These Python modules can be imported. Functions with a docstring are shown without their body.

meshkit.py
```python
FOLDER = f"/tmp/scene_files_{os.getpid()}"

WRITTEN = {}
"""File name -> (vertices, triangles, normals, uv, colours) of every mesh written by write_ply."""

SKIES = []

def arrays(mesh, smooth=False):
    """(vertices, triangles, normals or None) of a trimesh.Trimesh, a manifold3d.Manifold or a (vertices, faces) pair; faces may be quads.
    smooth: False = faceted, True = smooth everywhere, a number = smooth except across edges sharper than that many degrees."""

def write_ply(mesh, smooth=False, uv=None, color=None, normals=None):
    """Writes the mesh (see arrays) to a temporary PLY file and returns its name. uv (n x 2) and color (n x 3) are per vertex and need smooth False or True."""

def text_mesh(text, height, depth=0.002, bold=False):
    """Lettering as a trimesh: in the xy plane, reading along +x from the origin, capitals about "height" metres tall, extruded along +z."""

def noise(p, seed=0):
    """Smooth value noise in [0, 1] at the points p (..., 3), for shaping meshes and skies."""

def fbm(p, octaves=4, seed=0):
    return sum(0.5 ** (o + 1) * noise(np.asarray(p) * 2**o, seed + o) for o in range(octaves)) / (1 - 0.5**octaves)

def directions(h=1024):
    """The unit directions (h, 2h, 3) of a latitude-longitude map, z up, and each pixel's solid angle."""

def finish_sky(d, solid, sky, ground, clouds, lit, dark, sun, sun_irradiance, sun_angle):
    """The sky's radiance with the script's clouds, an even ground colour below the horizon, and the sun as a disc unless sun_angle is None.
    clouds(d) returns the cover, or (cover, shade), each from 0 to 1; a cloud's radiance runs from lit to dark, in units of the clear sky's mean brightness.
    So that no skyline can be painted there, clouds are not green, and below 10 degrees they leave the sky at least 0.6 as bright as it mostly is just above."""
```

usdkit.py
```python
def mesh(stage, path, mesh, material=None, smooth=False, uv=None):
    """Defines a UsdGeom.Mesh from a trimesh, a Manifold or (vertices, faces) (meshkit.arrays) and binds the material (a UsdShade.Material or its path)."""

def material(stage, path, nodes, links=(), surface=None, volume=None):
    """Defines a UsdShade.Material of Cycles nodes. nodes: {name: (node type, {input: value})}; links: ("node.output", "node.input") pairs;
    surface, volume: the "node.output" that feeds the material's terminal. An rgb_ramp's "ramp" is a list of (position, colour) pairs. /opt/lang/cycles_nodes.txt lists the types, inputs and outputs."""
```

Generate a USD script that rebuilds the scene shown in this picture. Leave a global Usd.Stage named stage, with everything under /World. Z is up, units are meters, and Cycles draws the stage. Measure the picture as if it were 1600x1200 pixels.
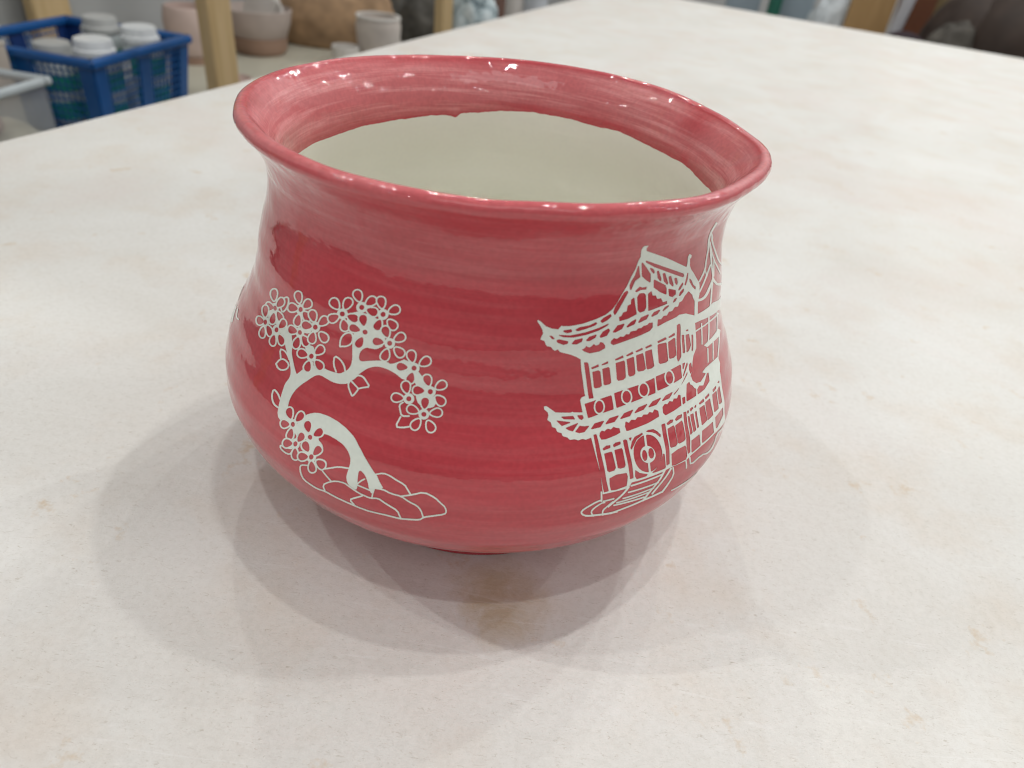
import math, random
import numpy as np, trimesh, shapely, usdkit, meshkit
from scipy.interpolate import CubicSpline
from shapely.geometry import Polygon, box as sbox
from pxr import Usd, UsdGeom, UsdLux, UsdShade, Gf, Sdf, Vt

stage = Usd.Stage.CreateInMemory()
UsdGeom.SetStageUpAxis(stage, UsdGeom.Tokens.z)
UsdGeom.SetStageMetersPerUnit(stage, 1.0)
UsdGeom.Xform.Define(stage, '/World')
RNG = np.random.default_rng(7)

# ------------------------------------------------------------------ camera
CAM_F, PITCH, ROLL, CAM_H = 1082.3157, 0.62337192, 0.12782921, 0.17007928
fw = np.array([0, math.cos(PITCH), -math.sin(PITCH)]); rt = np.array([1., 0, 0]); up = np.cross(rt, fw)
c_, s_ = math.cos(ROLL), math.sin(ROLL)
right, upv = c_ * rt + s_ * up, -s_ * rt + c_ * up
cam = UsdGeom.Camera.Define(stage, '/World/camera')
M = Gf.Matrix4d(*right, 0, *upv, 0, *(-fw), 0, 0, 0, CAM_H, 1)
cam.AddTransformOp().Set(M)
cam.CreateHorizontalApertureAttr(36.0); cam.CreateVerticalApertureAttr(27.0)
cam.CreateFocalLengthAttr(36.0 * CAM_F / 1600)
cam.CreateClippingRangeAttr(Gf.Vec2f(0.01, 100))
cam.CreateFStopAttr(14.0); cam.CreateFocusDistanceAttr(0.185)
cam.CreateExposureAttr(0.0)

# ------------------------------------------------------------------ light: ceiling spots of the workshop and the soft light of its white walls
def background(path, col, strength):
    m = usdkit.material(stage, path, {'b': ('background_shader', {'color': col, 'strength': strength})})
    m.CreateSurfaceOutput('cycles').ConnectToSource(UsdShade.Shader.Get(stage, path + '/b').CreateOutput('background', Sdf.ValueTypeNames.Token))
    return m
UsdGeom.Scope.Define(stage, '/World/Looks')
dome = UsdLux.DomeLight.Define(stage, '/World/room_glow')
UsdShade.MaterialBindingAPI.Apply(dome.GetPrim()).Bind(background('/World/Looks/room_glow', (1.0, 0.995, 0.98), 0.22))
LAMPS = [  # x, y, height above the table, radius, strength: rows of small spots across the workshop ceiling
    (0.68, 0.59, 2.0, .026, 1.3), (-1.13, 0.10, 2.0, .026, .9), (-1.77, 0.235, 2.0, .026, 2.3), (0.02, -0.49, 2.0, .026, 1.15), (0.24, 0.28, 2.0, .026, 1.1),
    (-0.45, 1.5, 2.0, .026, 1.0), (-1.08, 1.24, 2.0, .026, 1.8), (0.75, 1.9, 2.0, .026, 1.0), (-0.35, 2.7, 2.0, .026, 1.0),
    (1.30, 1.65, 2.0, .026, 1.7), (1.33, 2.4, 2.0, .026, 1.8), (2.2, 1.1, 2.0, .026, 1.1), (1.6, 3.1, 2.0, .026, .8), 
    (3.4, 1.17, 2.0, .026, .6), (5.5, -.5, 2.0, .030, .6), (5.0, 2.7, 2.0, .030, .6), (-3.5, -1.2, 2.0, .026, .6), (3.2, -2.4, 2.0, .026, .6),
    (4.2, .4, 2.0, .028, .6), (2.6, 1.9, 2.0, .024, .6), (4.4, 3.6, 2.0, .03, .6), (2.4, 3.2, 2.0, .024, .6), (-2.6, -2.6, 2.0, .026, .6), (1.2, -3.6, 2.0, .026, .6), (2.2, -.3, 2.0, .022, .4)]
for i, (x, y, z, r, s) in enumerate(LAMPS):
    L = UsdLux.SphereLight.Define(stage, f'/World/ceiling_lamp' + (f'_{i:03d}' if i else ''))
    L.AddTranslateOp().Set(Gf.Vec3d(x, y, z)); L.CreateRadiusAttr(r)
    L.CreateIntensityAttr(690.0 * s); L.CreateColorAttr(Gf.Vec3f(1.0, 0.996, 0.982))

# a diffused ceiling panel over the photographer's shoulder
P = UsdLux.RectLight.Define(stage, '/World/ceiling_panel')
P.AddTranslateOp().Set(Gf.Vec3d(0.25, -1.45, 2.1)); P.CreateWidthAttr(2.4); P.CreateHeightAttr(1.0); P.CreateIntensityAttr(1.45); P.CreateColorAttr(Gf.Vec3f(1.0, 0.995, 0.98))

# ------------------------------------------------------------------ helpers
_names = {}
def numbered(parent, name):
    k = (parent, name); n = _names.get(k, 0); _names[k] = n + 1
    return f'{parent}/{name}' + (f'_{n:03d}' if n else '')
def keys(prim, label=None, cat=None, group=None, kind=None):
    for k, v in (('label', label), ('category', cat), ('group', group), ('kind', kind)):
        if v: prim.SetCustomDataByKey(k, v)
    return prim
def thing(name, label, cat, loc=(0, 0, 0), rot=0, group=None):
    x = UsdGeom.Xform.Define(stage, numbered('/World', name))
    x.AddTranslateOp().Set(Gf.Vec3d(*map(float, loc)))
    if rot: x.AddRotateZOp().Set(float(rot))
    return keys(x.GetPrim(), label, cat, group)
def path_of(p): return p if isinstance(p, str) else str(p.GetPath())
def part(parent, name, mesh, mat, label=None, smooth=30):
    m = usdkit.mesh(stage, numbered(path_of(parent), name), mesh, mat, smooth=smooth)
    return keys(m.GetPrim(), label)
def raw(parent, name, v, f, mat, normals=None, prim=None, label=None):
    """a mesh with normals of its own; prim: {name: float per vertex}"""
    m = UsdGeom.Mesh.Define(stage, numbered(path_of(parent), name))
    m.CreatePointsAttr(Vt.Vec3fArray.FromNumpy(np.asarray(v, np.float32)))
    f = np.asarray(f, np.int32)
    m.CreateFaceVertexCountsAttr(Vt.IntArray.FromNumpy(np.full(len(f), f.shape[1], np.int32)))
    m.CreateFaceVertexIndicesAttr(Vt.IntArray.FromNumpy(f.ravel()))
    m.CreateSubdivisionSchemeAttr('none')
    if normals is not None:
        m.CreateNormalsAttr(Vt.Vec3fArray.FromNumpy(np.asarray(normals, np.float32))); m.SetNormalsInterpolation('vertex')
    for k, a in (prim or {}).items():
        UsdGeom.PrimvarsAPI(m).CreatePrimvar(k, Sdf.ValueTypeNames.FloatArray, 'vertex').Set(Vt.FloatArray.FromNumpy(np.asarray(a, np.float32)))
    UsdShade.MaterialBindingAPI.Apply(m.GetPrim()).Bind(mat)
    return keys(m.GetPrim(), label)
def bx(c, s, bevel=0.0, rz=0):
    """box with chamfered edges (hull of three shrunken boxes)"""
    s = np.asarray(s, float)
    if bevel:
        pts = []
        for k in range(3):
            e = s / 2 - bevel; e[k] = s[k] / 2
            pts += [np.array(q) * e for q in np.ndindex(2, 2, 2) for q in [np.array(q) * 2 - 1]]
        m = trimesh.convex.convex_hull(np.array(pts))
    else:
        m = trimesh.creation.box(s)
    if rz: m.apply_transform(trimesh.transformations.rotation_matrix(math.radians(rz), (0, 0, 1)))
    m.apply_translation(c); return m
def lathe(prof, n=48):
    return trimesh.creation.revolve(np.array(prof, float), sections=n)
def lump(r, seed, amp=.35, sub=3, scale=(1, 1, 1), freq=2.2):
    m = trimesh.creation.icosphere(subdivisions=sub)
    v = np.array(m.vertices); d = meshkit.fbm(v * freq + seed * 7.3, 4)
    v = v * (1 + amp * np.asarray(d).reshape(-1, 1)) * np.array(scale) * r
    v[:, 2] = np.maximum(v[:, 2], -.55 * r * scale[2])
    v[:, 2] -= v[:, 2].min()
    return trimesh.Trimesh(v, m.faces, process=False)
cat = trimesh.util.concatenate
def mat(name, nodes, links=(), surface='p.BSDF'):
    return usdkit.material(stage, '/World/Looks/' + name, nodes, links, surface=surface)
def plain(name, col, rough=.5, spec=.5, var=.12, scale=30, coat=0.0, bump=0.0, **kw):
    """one colour with a soft uneven tone and a little relief"""
    lo = tuple(max(0, c * (1 - var)) for c in col); hi = tuple(min(1, c * (1 + var)) for c in col)
    nodes = {'t': ('texture_coordinate', {}), 'n': ('noise_texture', {'scale': scale, 'detail': 5.0, 'roughness': .6}),
             'r': ('rgb_ramp', {'ramp': [(.3, lo), (.7, hi)]}),
             'b': ('bump', {'strength': bump, 'distance': .002}),
             'p': ('principled_bsdf', {'roughness': rough, 'specular_ior_level': spec, 'coat_weight': coat, **kw})}
    links = [('t.object', 'n.vector'), ('n.fac', 'r.fac'), ('r.color', 'p.base_color')]
    if bump: links += [('n.fac', 'b.height'), ('b.normal', 'p.normal')]
    return mat(name, nodes, links)
def wood(name, a, b, along=0, scale=14, rough=.6):
    sc = [scale * 6] * 3; sc[along] = scale * .5
    return mat(name, {'t': ('texture_coordinate', {}), 'm': ('mapping', {'scale': tuple(sc)}),
        'n': ('noise_texture', {'scale': 1.0, 'detail': 6.0, 'roughness': .65, 'distortion': .6}), 'r': ('rgb_ramp', {'ramp': [(.25, a), (.75, b)]}),
        'p': ('principled_bsdf', {'roughness': rough})}, [('t.object', 'm.vector'), ('m.vector', 'n.vector'), ('n.fac', 'r.fac'), ('r.color', 'p.base_color')])

# ------------------------------------------------------------------ materials of the pot and the table
def glaze(name, stops, lightstop, bump=.30, grain=.35):
    """brushed underglaze beneath a clear gloss: bands left by the brush while the pot turned, thin pale patches where the colour missed"""
    nodes = {
        'g': ('texture_coordinate', {}),
        'm1': ('mapping', {'scale': (7., 7., 70.)}), 'n1': ('noise_texture', {'scale': 1.0, 'detail': 5.0, 'roughness': .6, 'distortion': .3}),
        'm2': ('mapping', {'scale': (20., 20., 420.)}), 'n2': ('noise_texture', {'scale': 1.0, 'detail': 4.0, 'roughness': .65}),
        'n3': ('noise_texture', {'scale': 34.0, 'detail': 3.0, 'roughness': .5}),
        'n4': ('noise_texture', {'scale': 900.0, 'detail': 2.0}),
        'mix': ('math', {'math_type': 'multiply_add', 'value2': .55, 'value3': 0.0}), 'mix2': ('math', {'math_type': 'multiply_add', 'value2': .13}),
        'mix3': ('math', {'math_type': 'multiply_add', 'value2': .30}),
        'r': ('rgb_ramp', {'ramp': stops}),
        'thin': ('attribute', {'attribute': 'thin'}),
        'tm': ('math', {'math_type': 'multiply', 'value1': .5}),
        'ts': ('map_range', {'from_min': .44, 'from_max': .68, 'to_min': 0.42, 'to_max': 1.0, 'clamp': True}),
        'cm': ('mix', {'color2': lightstop}),
        'mg': ('mix', {'mix_type': 'multiply', 'fac': grain}), 'rg': ('rgb_ramp', {'ramp': [(.35, (.72, .72, .72)), (.65, (1, 1, 1))]}),
        'nb': ('noise_texture', {'scale': 230.0, 'detail': 2.0, 'roughness': .5}), 'nb2': ('noise_texture', {'scale': 1400.0, 'detail': 1.0}),
        'ba': ('math', {'math_type': 'multiply_add', 'value2': .012}),
        'rim': ('attribute', {'attribute': 'rim'}), 'rs': ('math', {'math_type': 'multiply_add', 'value2': .6, 'value3': .30}), 'rh': ('math', {'math_type': 'multiply'}),
        'b': ('bump', {'strength': bump, 'distance': .0012}),
        'p': ('principled_bsdf', {'roughness': .5, 'specular_ior_level': .08, 'coat_weight': 1.0, 'coat_roughness': .03, 'coat_ior': 1.55})}
    links = [('g.object', 'm1.vector'), ('m1.vector', 'n1.vector'), ('g.object', 'm2.vector'), ('m2.vector', 'n2.vector'), ('g.object', 'n3.vector'), ('g.object', 'n4.vector'),
             ('n1.fac', 'mix.value1'), ('n2.fac', 'mix2.value1'), ('mix.value', 'mix2.value3'), ('n3.fac', 'mix3.value1'), ('mix2.value', 'mix3.value3'), ('mix3.value', 'r.fac'),
             ('n2.fac', 'ts.value'), ('ts.result', 'tm.value2'), ('thin.fac', 'tm.value1'), ('tm.value', 'cm.fac'), ('r.color', 'cm.color1'),
             ('n4.fac', 'rg.fac'), ('cm.color', 'mg.color1'), ('rg.color', 'mg.color2'), ('mg.color', 'p.base_color'),
             ('g.object', 'nb.vector'), ('g.object', 'nb2.vector'), ('nb2.fac', 'ba.value1'), ('nb.fac', 'ba.value3'), ('rim.fac', 'rs.value1'), ('ba.value', 'rh.value1'), ('rs.value', 'rh.value2'), ('rh.value', 'b.height'), ('b.normal', 'p.coat_normal'), ('b.normal', 'p.normal')]
    return mat(name, nodes, links)
RED = glaze('red_glaze', [(.30, (.415, .022, .034)), (.46, (.475, .028, .043)), (.62, (.515, .038, .054)), (.86, (.58, .075, .085))], (.82, .36, .36))
CREAM = glaze('cream_glaze', [(.3, (.86, .865, .775)), (.7, (.885, .89, .80))], (.7, .7, .6), bump=.08, grain=.06)
SLIP = glaze('pale_motif', [(.3, (.72, .78, .71)), (.7, (.80, .84, .77))], (.7, .7, .62), bump=.10, grain=.15)

def table_material():
    nodes = {'g': ('texture_coordinate', {}),
        # broad clay-dust smears
        'n1': ('noise_texture', {'scale': 9.0, 'detail': 6.0, 'roughness': .62, 'distortion': .8}), 'r1': ('rgb_ramp', {'ramp': [(.28, (.64, .622, .58)), (.45, (.672, .662, .628)), (.60, (.695, .69, .662)), (.78, (.725, .722, .702))]}),
        'n2': ('noise_texture', {'scale': 22.0, 'detail': 5.0, 'roughness': .6}), 'r2': ('rgb_ramp', {'ramp': [(.50, (0, 0, 0)), (.72, (1, 1, 1))]}),
        'x2': ('math', {'math_type': 'multiply', 'value2': .48}),
        'c2': ('mix', {'color2': (.62, .54, .45)}),
        'n3': ('noise_texture', {'scale': 5.5, 'detail': 4.0, 'roughness': .55, 'distortion': 1.5}), 'r3': ('rgb_ramp', {'ramp': [(.48, (0, 0, 0)), (.70, (1, 1, 1))]}),
        'x3': ('math', {'math_type': 'multiply', 'value2': .5}), 'c3': ('mix', {'color2': (.65, .575, .53)}),
        # fibres of the board, two directions, dark and pale
        'm4': ('mapping', {'rotation': (0, 0, .5), 'scale': (420., 1300., 1.)}), 'n4': ('noise_texture', {'scale': 1.0, 'detail': 3.0, 'roughness': .7, 'distortion': 1.2}),
        'r4': ('rgb_ramp', {'ramp': [(.26, (.70, .66, .60)), (.40, (1, 1, 1)), (.64, (1, 1, 1)), (.78, (1.12, 1.12, 1.1))]}), 'c4': ('mix', {'mix_type': 'multiply', 'fac': .8}),
        'm5': ('mapping', {'rotation': (0, 0, -1.15), 'scale': (480., 1400., 1.)}), 'n5': ('noise_texture', {'scale': 1.0, 'detail': 3.0, 'roughness': .7, 'distortion': 1.5}),
        'r5': ('rgb_ramp', {'ramp': [(.25, (.74, .70, .64)), (.38, (1, 1, 1)), (.66, (1, 1, 1)), (.80, (1.1, 1.1, 1.08))]}), 'c5': ('mix', {'mix_type': 'multiply', 'fac': .8}),
        # small dark chips
        'v6': ('voronoi_texture', {'scale': 75.0, 'randomness': 1.0}), 
        # worn brown spot just before the pot
        'm7': ('mapping', {'location': (-.004 * 38, -.1285 * 38, 0), 'scale': (38., 38., 0.)}), 'd7': ('gradient_texture', {'gradient_type': 'spherical'}),
        'n7': ('noise_texture', {'scale': 70.0, 'detail': 8.0, 'roughness': .78, 'distortion': 1.0}), 'a7': ('math', {'math_type': 'multiply'}), 'r7': ('rgb_ramp', {'ramp': [(.17, (0, 0, 0)), (.42, (1, 1, 1))]}),
        'x7': ('math', {'math_type': 'multiply', 'value2': .7}), 'c7': ('mix', {'color2': (.47, .36, .20)}),
        # sparse rusty scuffs and pale scratches
        'n9': ('noise_texture', {'scale': 48.0, 'detail': 5.0, 'roughness': .7}), 'r9': ('rgb_ramp', {'ramp': [(.62, (0, 0, 0)), (.72, (1, 1, 1))]}), 'x9': ('math', {'math_type': 'multiply', 'value2': .75}), 'c9': ('mix', {'color2': (.58, .47, .34)}),
        'm10': ('mapping', {'rotation': (0, 0, 1.9), 'scale': (14., 260., 1.)}), 'n10': ('noise_texture', {'scale': 1.0, 'detail': 2.0, 'roughness': .5, 'distortion': 2.5}), 'r10': ('rgb_ramp', {'ramp': [(.66, (0, 0, 0)), (.74, (1, 1, 1))]}), 'x10': ('math', {'math_type': 'multiply', 'value2': .22}), 'c10': ('mix', {'color2': (.80, .80, .79)}),
        # grain
        'n8': ('noise_texture', {'scale': 420.0, 'detail': 8.0, 'roughness': .85}), 'r8': ('rgb_ramp', {'ramp': [(.3, (.86, .85, .83)), (.55, (1, 1, 1))]}), 'c8': ('mix', {'mix_type': 'multiply', 'fac': .8}),
        'hb': ('math', {'math_type': 'add'}), 'b': ('bump', {'strength': .22, 'distance': .0006}),
        'p': ('principled_bsdf', {'roughness': .62, 'specular_ior_level': .28})}
    del nodes['v6']
    links = [('g.object', 'n1.vector'), ('n1.fac', 'r1.fac'), ('g.object', 'n2.vector'), ('n2.fac', 'r2.fac'), ('r2.color', 'x2.value1'), ('x2.value', 'c2.fac'), ('r1.color', 'c2.color1'),
        ('g.object', 'n3.vector'), ('n3.fac', 'r3.fac'), ('r3.color', 'x3.value1'), ('x3.value', 'c3.fac'), ('c2.color', 'c3.color1'),
        ('g.object', 'm4.vector'), ('m4.vector', 'n4.vector'), ('n4.fac', 'r4.fac'), ('c3.color', 'c4.color1'), ('r4.color', 'c4.color2'),
        ('g.object', 'm5.vector'), ('m5.vector', 'n5.vector'), ('n5.fac', 'r5.fac'), ('c4.color', 'c5.color1'), ('r5.color', 'c5.color2'),
        ('g.object', 'm7.vector'), ('m7.vector', 'd7.vector'), ('g.object', 'n7.vector'), ('d7.fac', 'a7.value1'), ('n7.fac', 'a7.value2'), ('a7.value', 'r7.fac'), ('r7.color', 'x7.value1'), ('x7.value', 'c7.fac'), ('c5.color', 'c7.color1'),
        ('g.object', 'n8.vector'), ('n8.fac', 'r8.fac'), ('g.object', 'n9.vector'), ('n9.fac', 'r9.fac'), ('r9.color', 'x9.value1'), ('x9.value', 'c9.fac'), ('c7.color', 'c9.color1'), ('g.object', 'm10.vector'), ('m10.vector', 'n10.vector'), ('n10.fac', 'r10.fac'), ('r10.color', 'x10.value1'), ('x10.value', 'c10.fac'), ('c9.color', 'c10.color1'), ('c10.color', 'c8.color1'), ('r8.color', 'c8.color2'), ('c8.color', 'p.base_color'),
        ('n8.fac', 'hb.value1'), ('n4.fac', 'hb.value2'), ('hb.value', 'b.height'), ('b.normal', 'p.normal')]
    return mat('dusty_board', nodes, links)
BOARD = table_material()

# ------------------------------------------------------------------ setting: floor, walls
EV = np.array([.324, .946]); NV = np.array([-.946, .324]); BASE = np.array([-.35, .43])    # along and away from the table's left edge
ROT = math.degrees(math.atan2(EV[1], EV[0]))
def loc(e, n): return BASE + e * EV + n * NV
def polar(az, d): return np.array([d * math.sin(math.radians(az)), d * math.cos(math.radians(az))])
FLOOR = plain('floor_concrete', (.30, .28, .26), .7, scale=6, var=.2)
WALL = plain('wall_paint', (.42, .43, .43), .8, scale=3, var=.06)
def struct(name, mesh, m):
    return keys(usdkit.mesh(stage, numbered('/World', name), mesh, m, smooth=False).GetPrim(), kind='structure')
def slab_on(e0, e1, n0, n1, z0, z1):
    m = bx(((e0 + e1) / 2, (n0 + n1) / 2, (z0 + z1) / 2), (e1 - e0, n1 - n0, z1 - z0))
    R = np.eye(4); R[:2, 0] = EV; R[:2, 1] = NV; R[:2, 3] = BASE
    m.apply_transform(R); return m
struct('floor', slab_on(-4, 2.97, -5, .85, -.80, -.75), FLOOR)
struct('wall', slab_on(-.2, 3.07, .86, .96, -.75, 1.9), WALL)
struct('wall', slab_on(2.98, 3.06, -5, .855, -.75, 1.9), WALL)

# ------------------------------------------------------------------ the work table
K = np.array([.0097, 1.4803]); 
e1 = np.array([.3497 + .0097, 1.4803 - .4315]); e1 /= np.linalg.norm(e1); e2 = np.array([.8857 - .31, 1.4979 - 1.7417]); e2 /= np.linalg.norm(e2)
A0, B0 = np.array([-.3497, .4315]), np.array([.31, 1.7417])
t = np.linalg.solve(np.stack([e1, -e2], 1), B0 - A0)[0]; CORNER = A0 + t * e1
front, length = 2.6, 2.4
quad = np.array([CORNER, CORNER - e1 * front, CORNER - e1 * front + e2 * length, CORNER + e2 * length])
tb = thing('work_table', 'large pale dusty work table with a worn fibreboard top carrying the red pot', 'table', (0, 0, 0))
def prism(poly, z0, z1, bevel=.0015):
    P = Polygon(poly); q = P.buffer(-bevel, join_style='mitre')
    pts = [(x, y, z) for z in (z0 + bevel, z1 - bevel) for x, y in P.exterior.coords[:-1]] + [(x, y, z) for z in (z0, z1) for x, y in q.exterior.coords[:-1]]
    return trimesh.convex.convex_hull(np.array(pts))
part(tb, 'tabletop', prism(quad, -.018, 0), BOARD, smooth=False)
LEGW = wood('table_leg_wood', (.36, .25, .13), (.48, .34, .19), 2)
ctr = quad.mean(0)
for q in quad:
    w = q + (ctr - q) * .09
    part(tb, 'leg', bx((w[0], w[1], -.384), (.07, .07, .732), .004), LEGW, smooth=False)

# ------------------------------------------------------------------ the pot
ZS = [0.0, 0.0066, 0.0156, 0.03, 0.0456, 0.06, 0.0744, 0.0888, 0.1032, 0.1128, 0.1182]
RS = [0.049132, 0.050310, 0.058108, 0.072645, 0.078934, 0.075849, 0.068718, 0.064874, 0.060989, 0.063001, 0.067431]
HA = [0.0120334, 0.0025249, 0.001868, -0.0075356, 0.0042791, 0.0028221, 0.000892, 0.0028036, -0.0033338, 0.0015538, -0.0042153, 0.0013871, -0.0001754, 0.0032791]
H = .12; POT = (-0.0102118, 0.1915129)
_cs = CubicSpline(ZS[1:], RS[1:])
def radius(z):
    k = np.clip((z - .0035) / .003, 0, 1)
    return (RS[0] - .0006) * (1 - k) + k * _cs(np.maximum(z, .0055))
def warp(r, z, th):
    """the uneven hand of the maker: the ring shapes of rim and belly"""
    w = np.clip((z / H - .55) / .45, 0, 1); w = w * w * (3 - 2 * w); wb = 1 - np.clip((z / H - .55) / .45, 0, 1)
    dr = sum(HA[2 * i] * np.cos((i + 2) * th) + HA[2 * i + 1] * np.sin((i + 2) * th) for i in range(3))
    dz = sum(HA[6 + 2 * i] * np.cos((i + 1) * th) + HA[7 + 2 * i] * np.sin((i + 1) * th) for i in range(3))
    db = (HA[12] * np.cos(2 * th) + HA[13] * np.sin(2 * th)) * np.clip(z / H * 4, 0, 1) * wb
    rr = r * (1 + dr * w + db); zz = z + dz * w * H
    q = np.stack([np.cos(th) * 1.7 + 0 * zz, np.sin(th) * 1.7 + 0 * zz, zz * 45], -1)
    f = np.asarray(meshkit.fbm(q.reshape(-1, 3), 3)).reshape(q.shape[:-1])
    throw = .00010 * np.sin(zz * 900 + 2 * np.sin(th)) * wb
    lipw = np.clip((z - .094) / .014, 0, 1)
    q2 = np.stack([np.cos(th) * 6.5 + 0 * zz, np.sin(th) * 6.5 + 0 * zz, zz * 110], -1)
    f2 = np.asarray(meshkit.fbm(q2.reshape(-1, 3), 2)).reshape(q2.shape[:-1])
    tip = np.exp(-((np.degrees(th) + 4 + 180) % 360 - 180) ** 2 / (2 * 9.5 ** 2)) * .0014 - np.exp(-((np.degrees(th) + 31 + 180) % 360 - 180) ** 2 / (2 * 13 ** 2)) * .0010
    rr = rr + .0006 * f * np.clip(z / .01, 0, 1) + throw + lipw * (.00065 * f2 + tip)
    zz = zz + lipw ** 2 * .0009 * np.asarray(meshkit.fbm((q2 * .45 + 3).reshape(-1, 3), 2)).reshape(q2.shape[:-1])
    return np.stack([rr * np.cos(th), rr * np.sin(th), zz], -1)
def outer(th, z, off=0.0):
    P = warp(radius(z), z, th)
    if np.ndim(off) == 0 and off == 0: return P
    d = 2e-4
    n = np.cross(warp(radius(z), z, th + d / .07) - P, warp(radius(z + d), z + d, th) - P)
    n /= np.linalg.norm(n, axis=-1, keepdims=True)
    return P + n * np.asarray(off)[..., None]
NT = 540
TH = np.linspace(0, 2 * np.pi, NT, endpoint=False)
LIPR, LIPZ = .0019, .1172
def rows_outer():
    z = np.concatenate([np.linspace(0, .0078, 14), np.linspace(.0088, LIPZ, 104)])
    return warp(radius(z)[:, None] + 0 * TH, z[:, None] + 0 * TH, TH[None, :] + 0 * z[:, None])
def thick(z): return 2 * LIPR + .0006 * np.clip((.11 - z) / .08, 0, 1)
def offset_in(z):
    """the inside of the wall: the outer profile moved inward along its normal, so the lip closes as a true half round"""
    zz = np.maximum(z, .0066); r, d = _cs(zz), _cs(zz, 1); d = np.clip(d, -1.2, 1.2) * np.clip((zz - .02) / .02, 0, 1); q = np.sqrt(1 + d * d)
    return r - thick(zz) / q, z + thick(zz) * d / q
def rows_lip():
    r0, z0 = _cs(LIPZ), LIPZ; r1, z1 = offset_in(np.float64(LIPZ)); cx, cz = (r0 + r1) / 2, (z0 + z1) / 2
    a0 = math.atan2(z0 - cz, r0 - cx); a = a0 + np.linspace(0, np.pi, 24)[1:-1]; rad = math.hypot(r0 - cx, z0 - cz)
    r = cx + rad * np.cos(a); z = cz + rad * np.sin(a)
    return warp(r[:, None] + 0 * TH, z[:, None] + 0 * TH, TH[None, :] + 0 * z[:, None])
def edge_z(th):
    """where the red brushwork stops inside the neck: an uneven, hand-painted edge"""
    q = np.stack([np.cos(th) * 5, np.sin(th) * 5, 0 * th], -1); q2 = q * 6
    e = EDGE0 + .0008 * np.asarray(meshkit.fbm(q, 4)) + .00028 * np.asarray(meshkit.fbm(q2, 3))
    e = e - .0007 * np.exp(-((np.degrees(th) - 111) / 1.1) ** 2) - .0005 * np.exp(-((np.degrees(th) - 113) / 1.8) ** 2)
    e = e + .0034 * np.minimum(np.cos(th), .0)
    return e
EDGE0 = .1047
def inner_at(z, th):
    r, zz = offset_in(z)
    return warp(r, zz, th)
E_Z = edge_z(TH)
def rows_red_in():
    s = np.linspace(0, 1, 30)[:, None]; z = LIPZ * (1 - s) + E_Z[None, :] * s
    return inner_at(z, TH[None, :] + 0 * z)
def rows_cream():
    s = np.linspace(0, 1, 60)[:, None]; z = E_Z[None, :] * (1 - s) + .0105 * s
    a = inner_at(z, TH[None, :] + 0 * z)
    rb = float(offset_in(np.float64(.0105))[0]); k = np.linspace(0, 1, 16)[1:, None]
    r = rb * (1 - k) + .0004 * k; zz = .0105 - .0032 * np.sin(np.clip(k * 4, 0, 1) * np.pi / 2)
    return np.concatenate([a, warp(r + 0 * TH, zz + 0 * TH, TH[None, :] + 0 * r)])
grid = np.concatenate([rows_outer(), rows_lip(), rows_red_in()[:], rows_cream()[1:]])
n_red = len(grid) - len(rows_cream()) + 1            # rows 0 .. n_red-1 are red; row n_red-1 is the shared edge
gu = np.roll(grid, -1, 1) - np.roll(grid, 1, 1); gv = np.gradient(grid, axis=0)
NRM = np.cross(gu, gv); NRM /= np.maximum(np.linalg.norm(NRM, axis=-1, keepdims=True), 1e-12)
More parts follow.
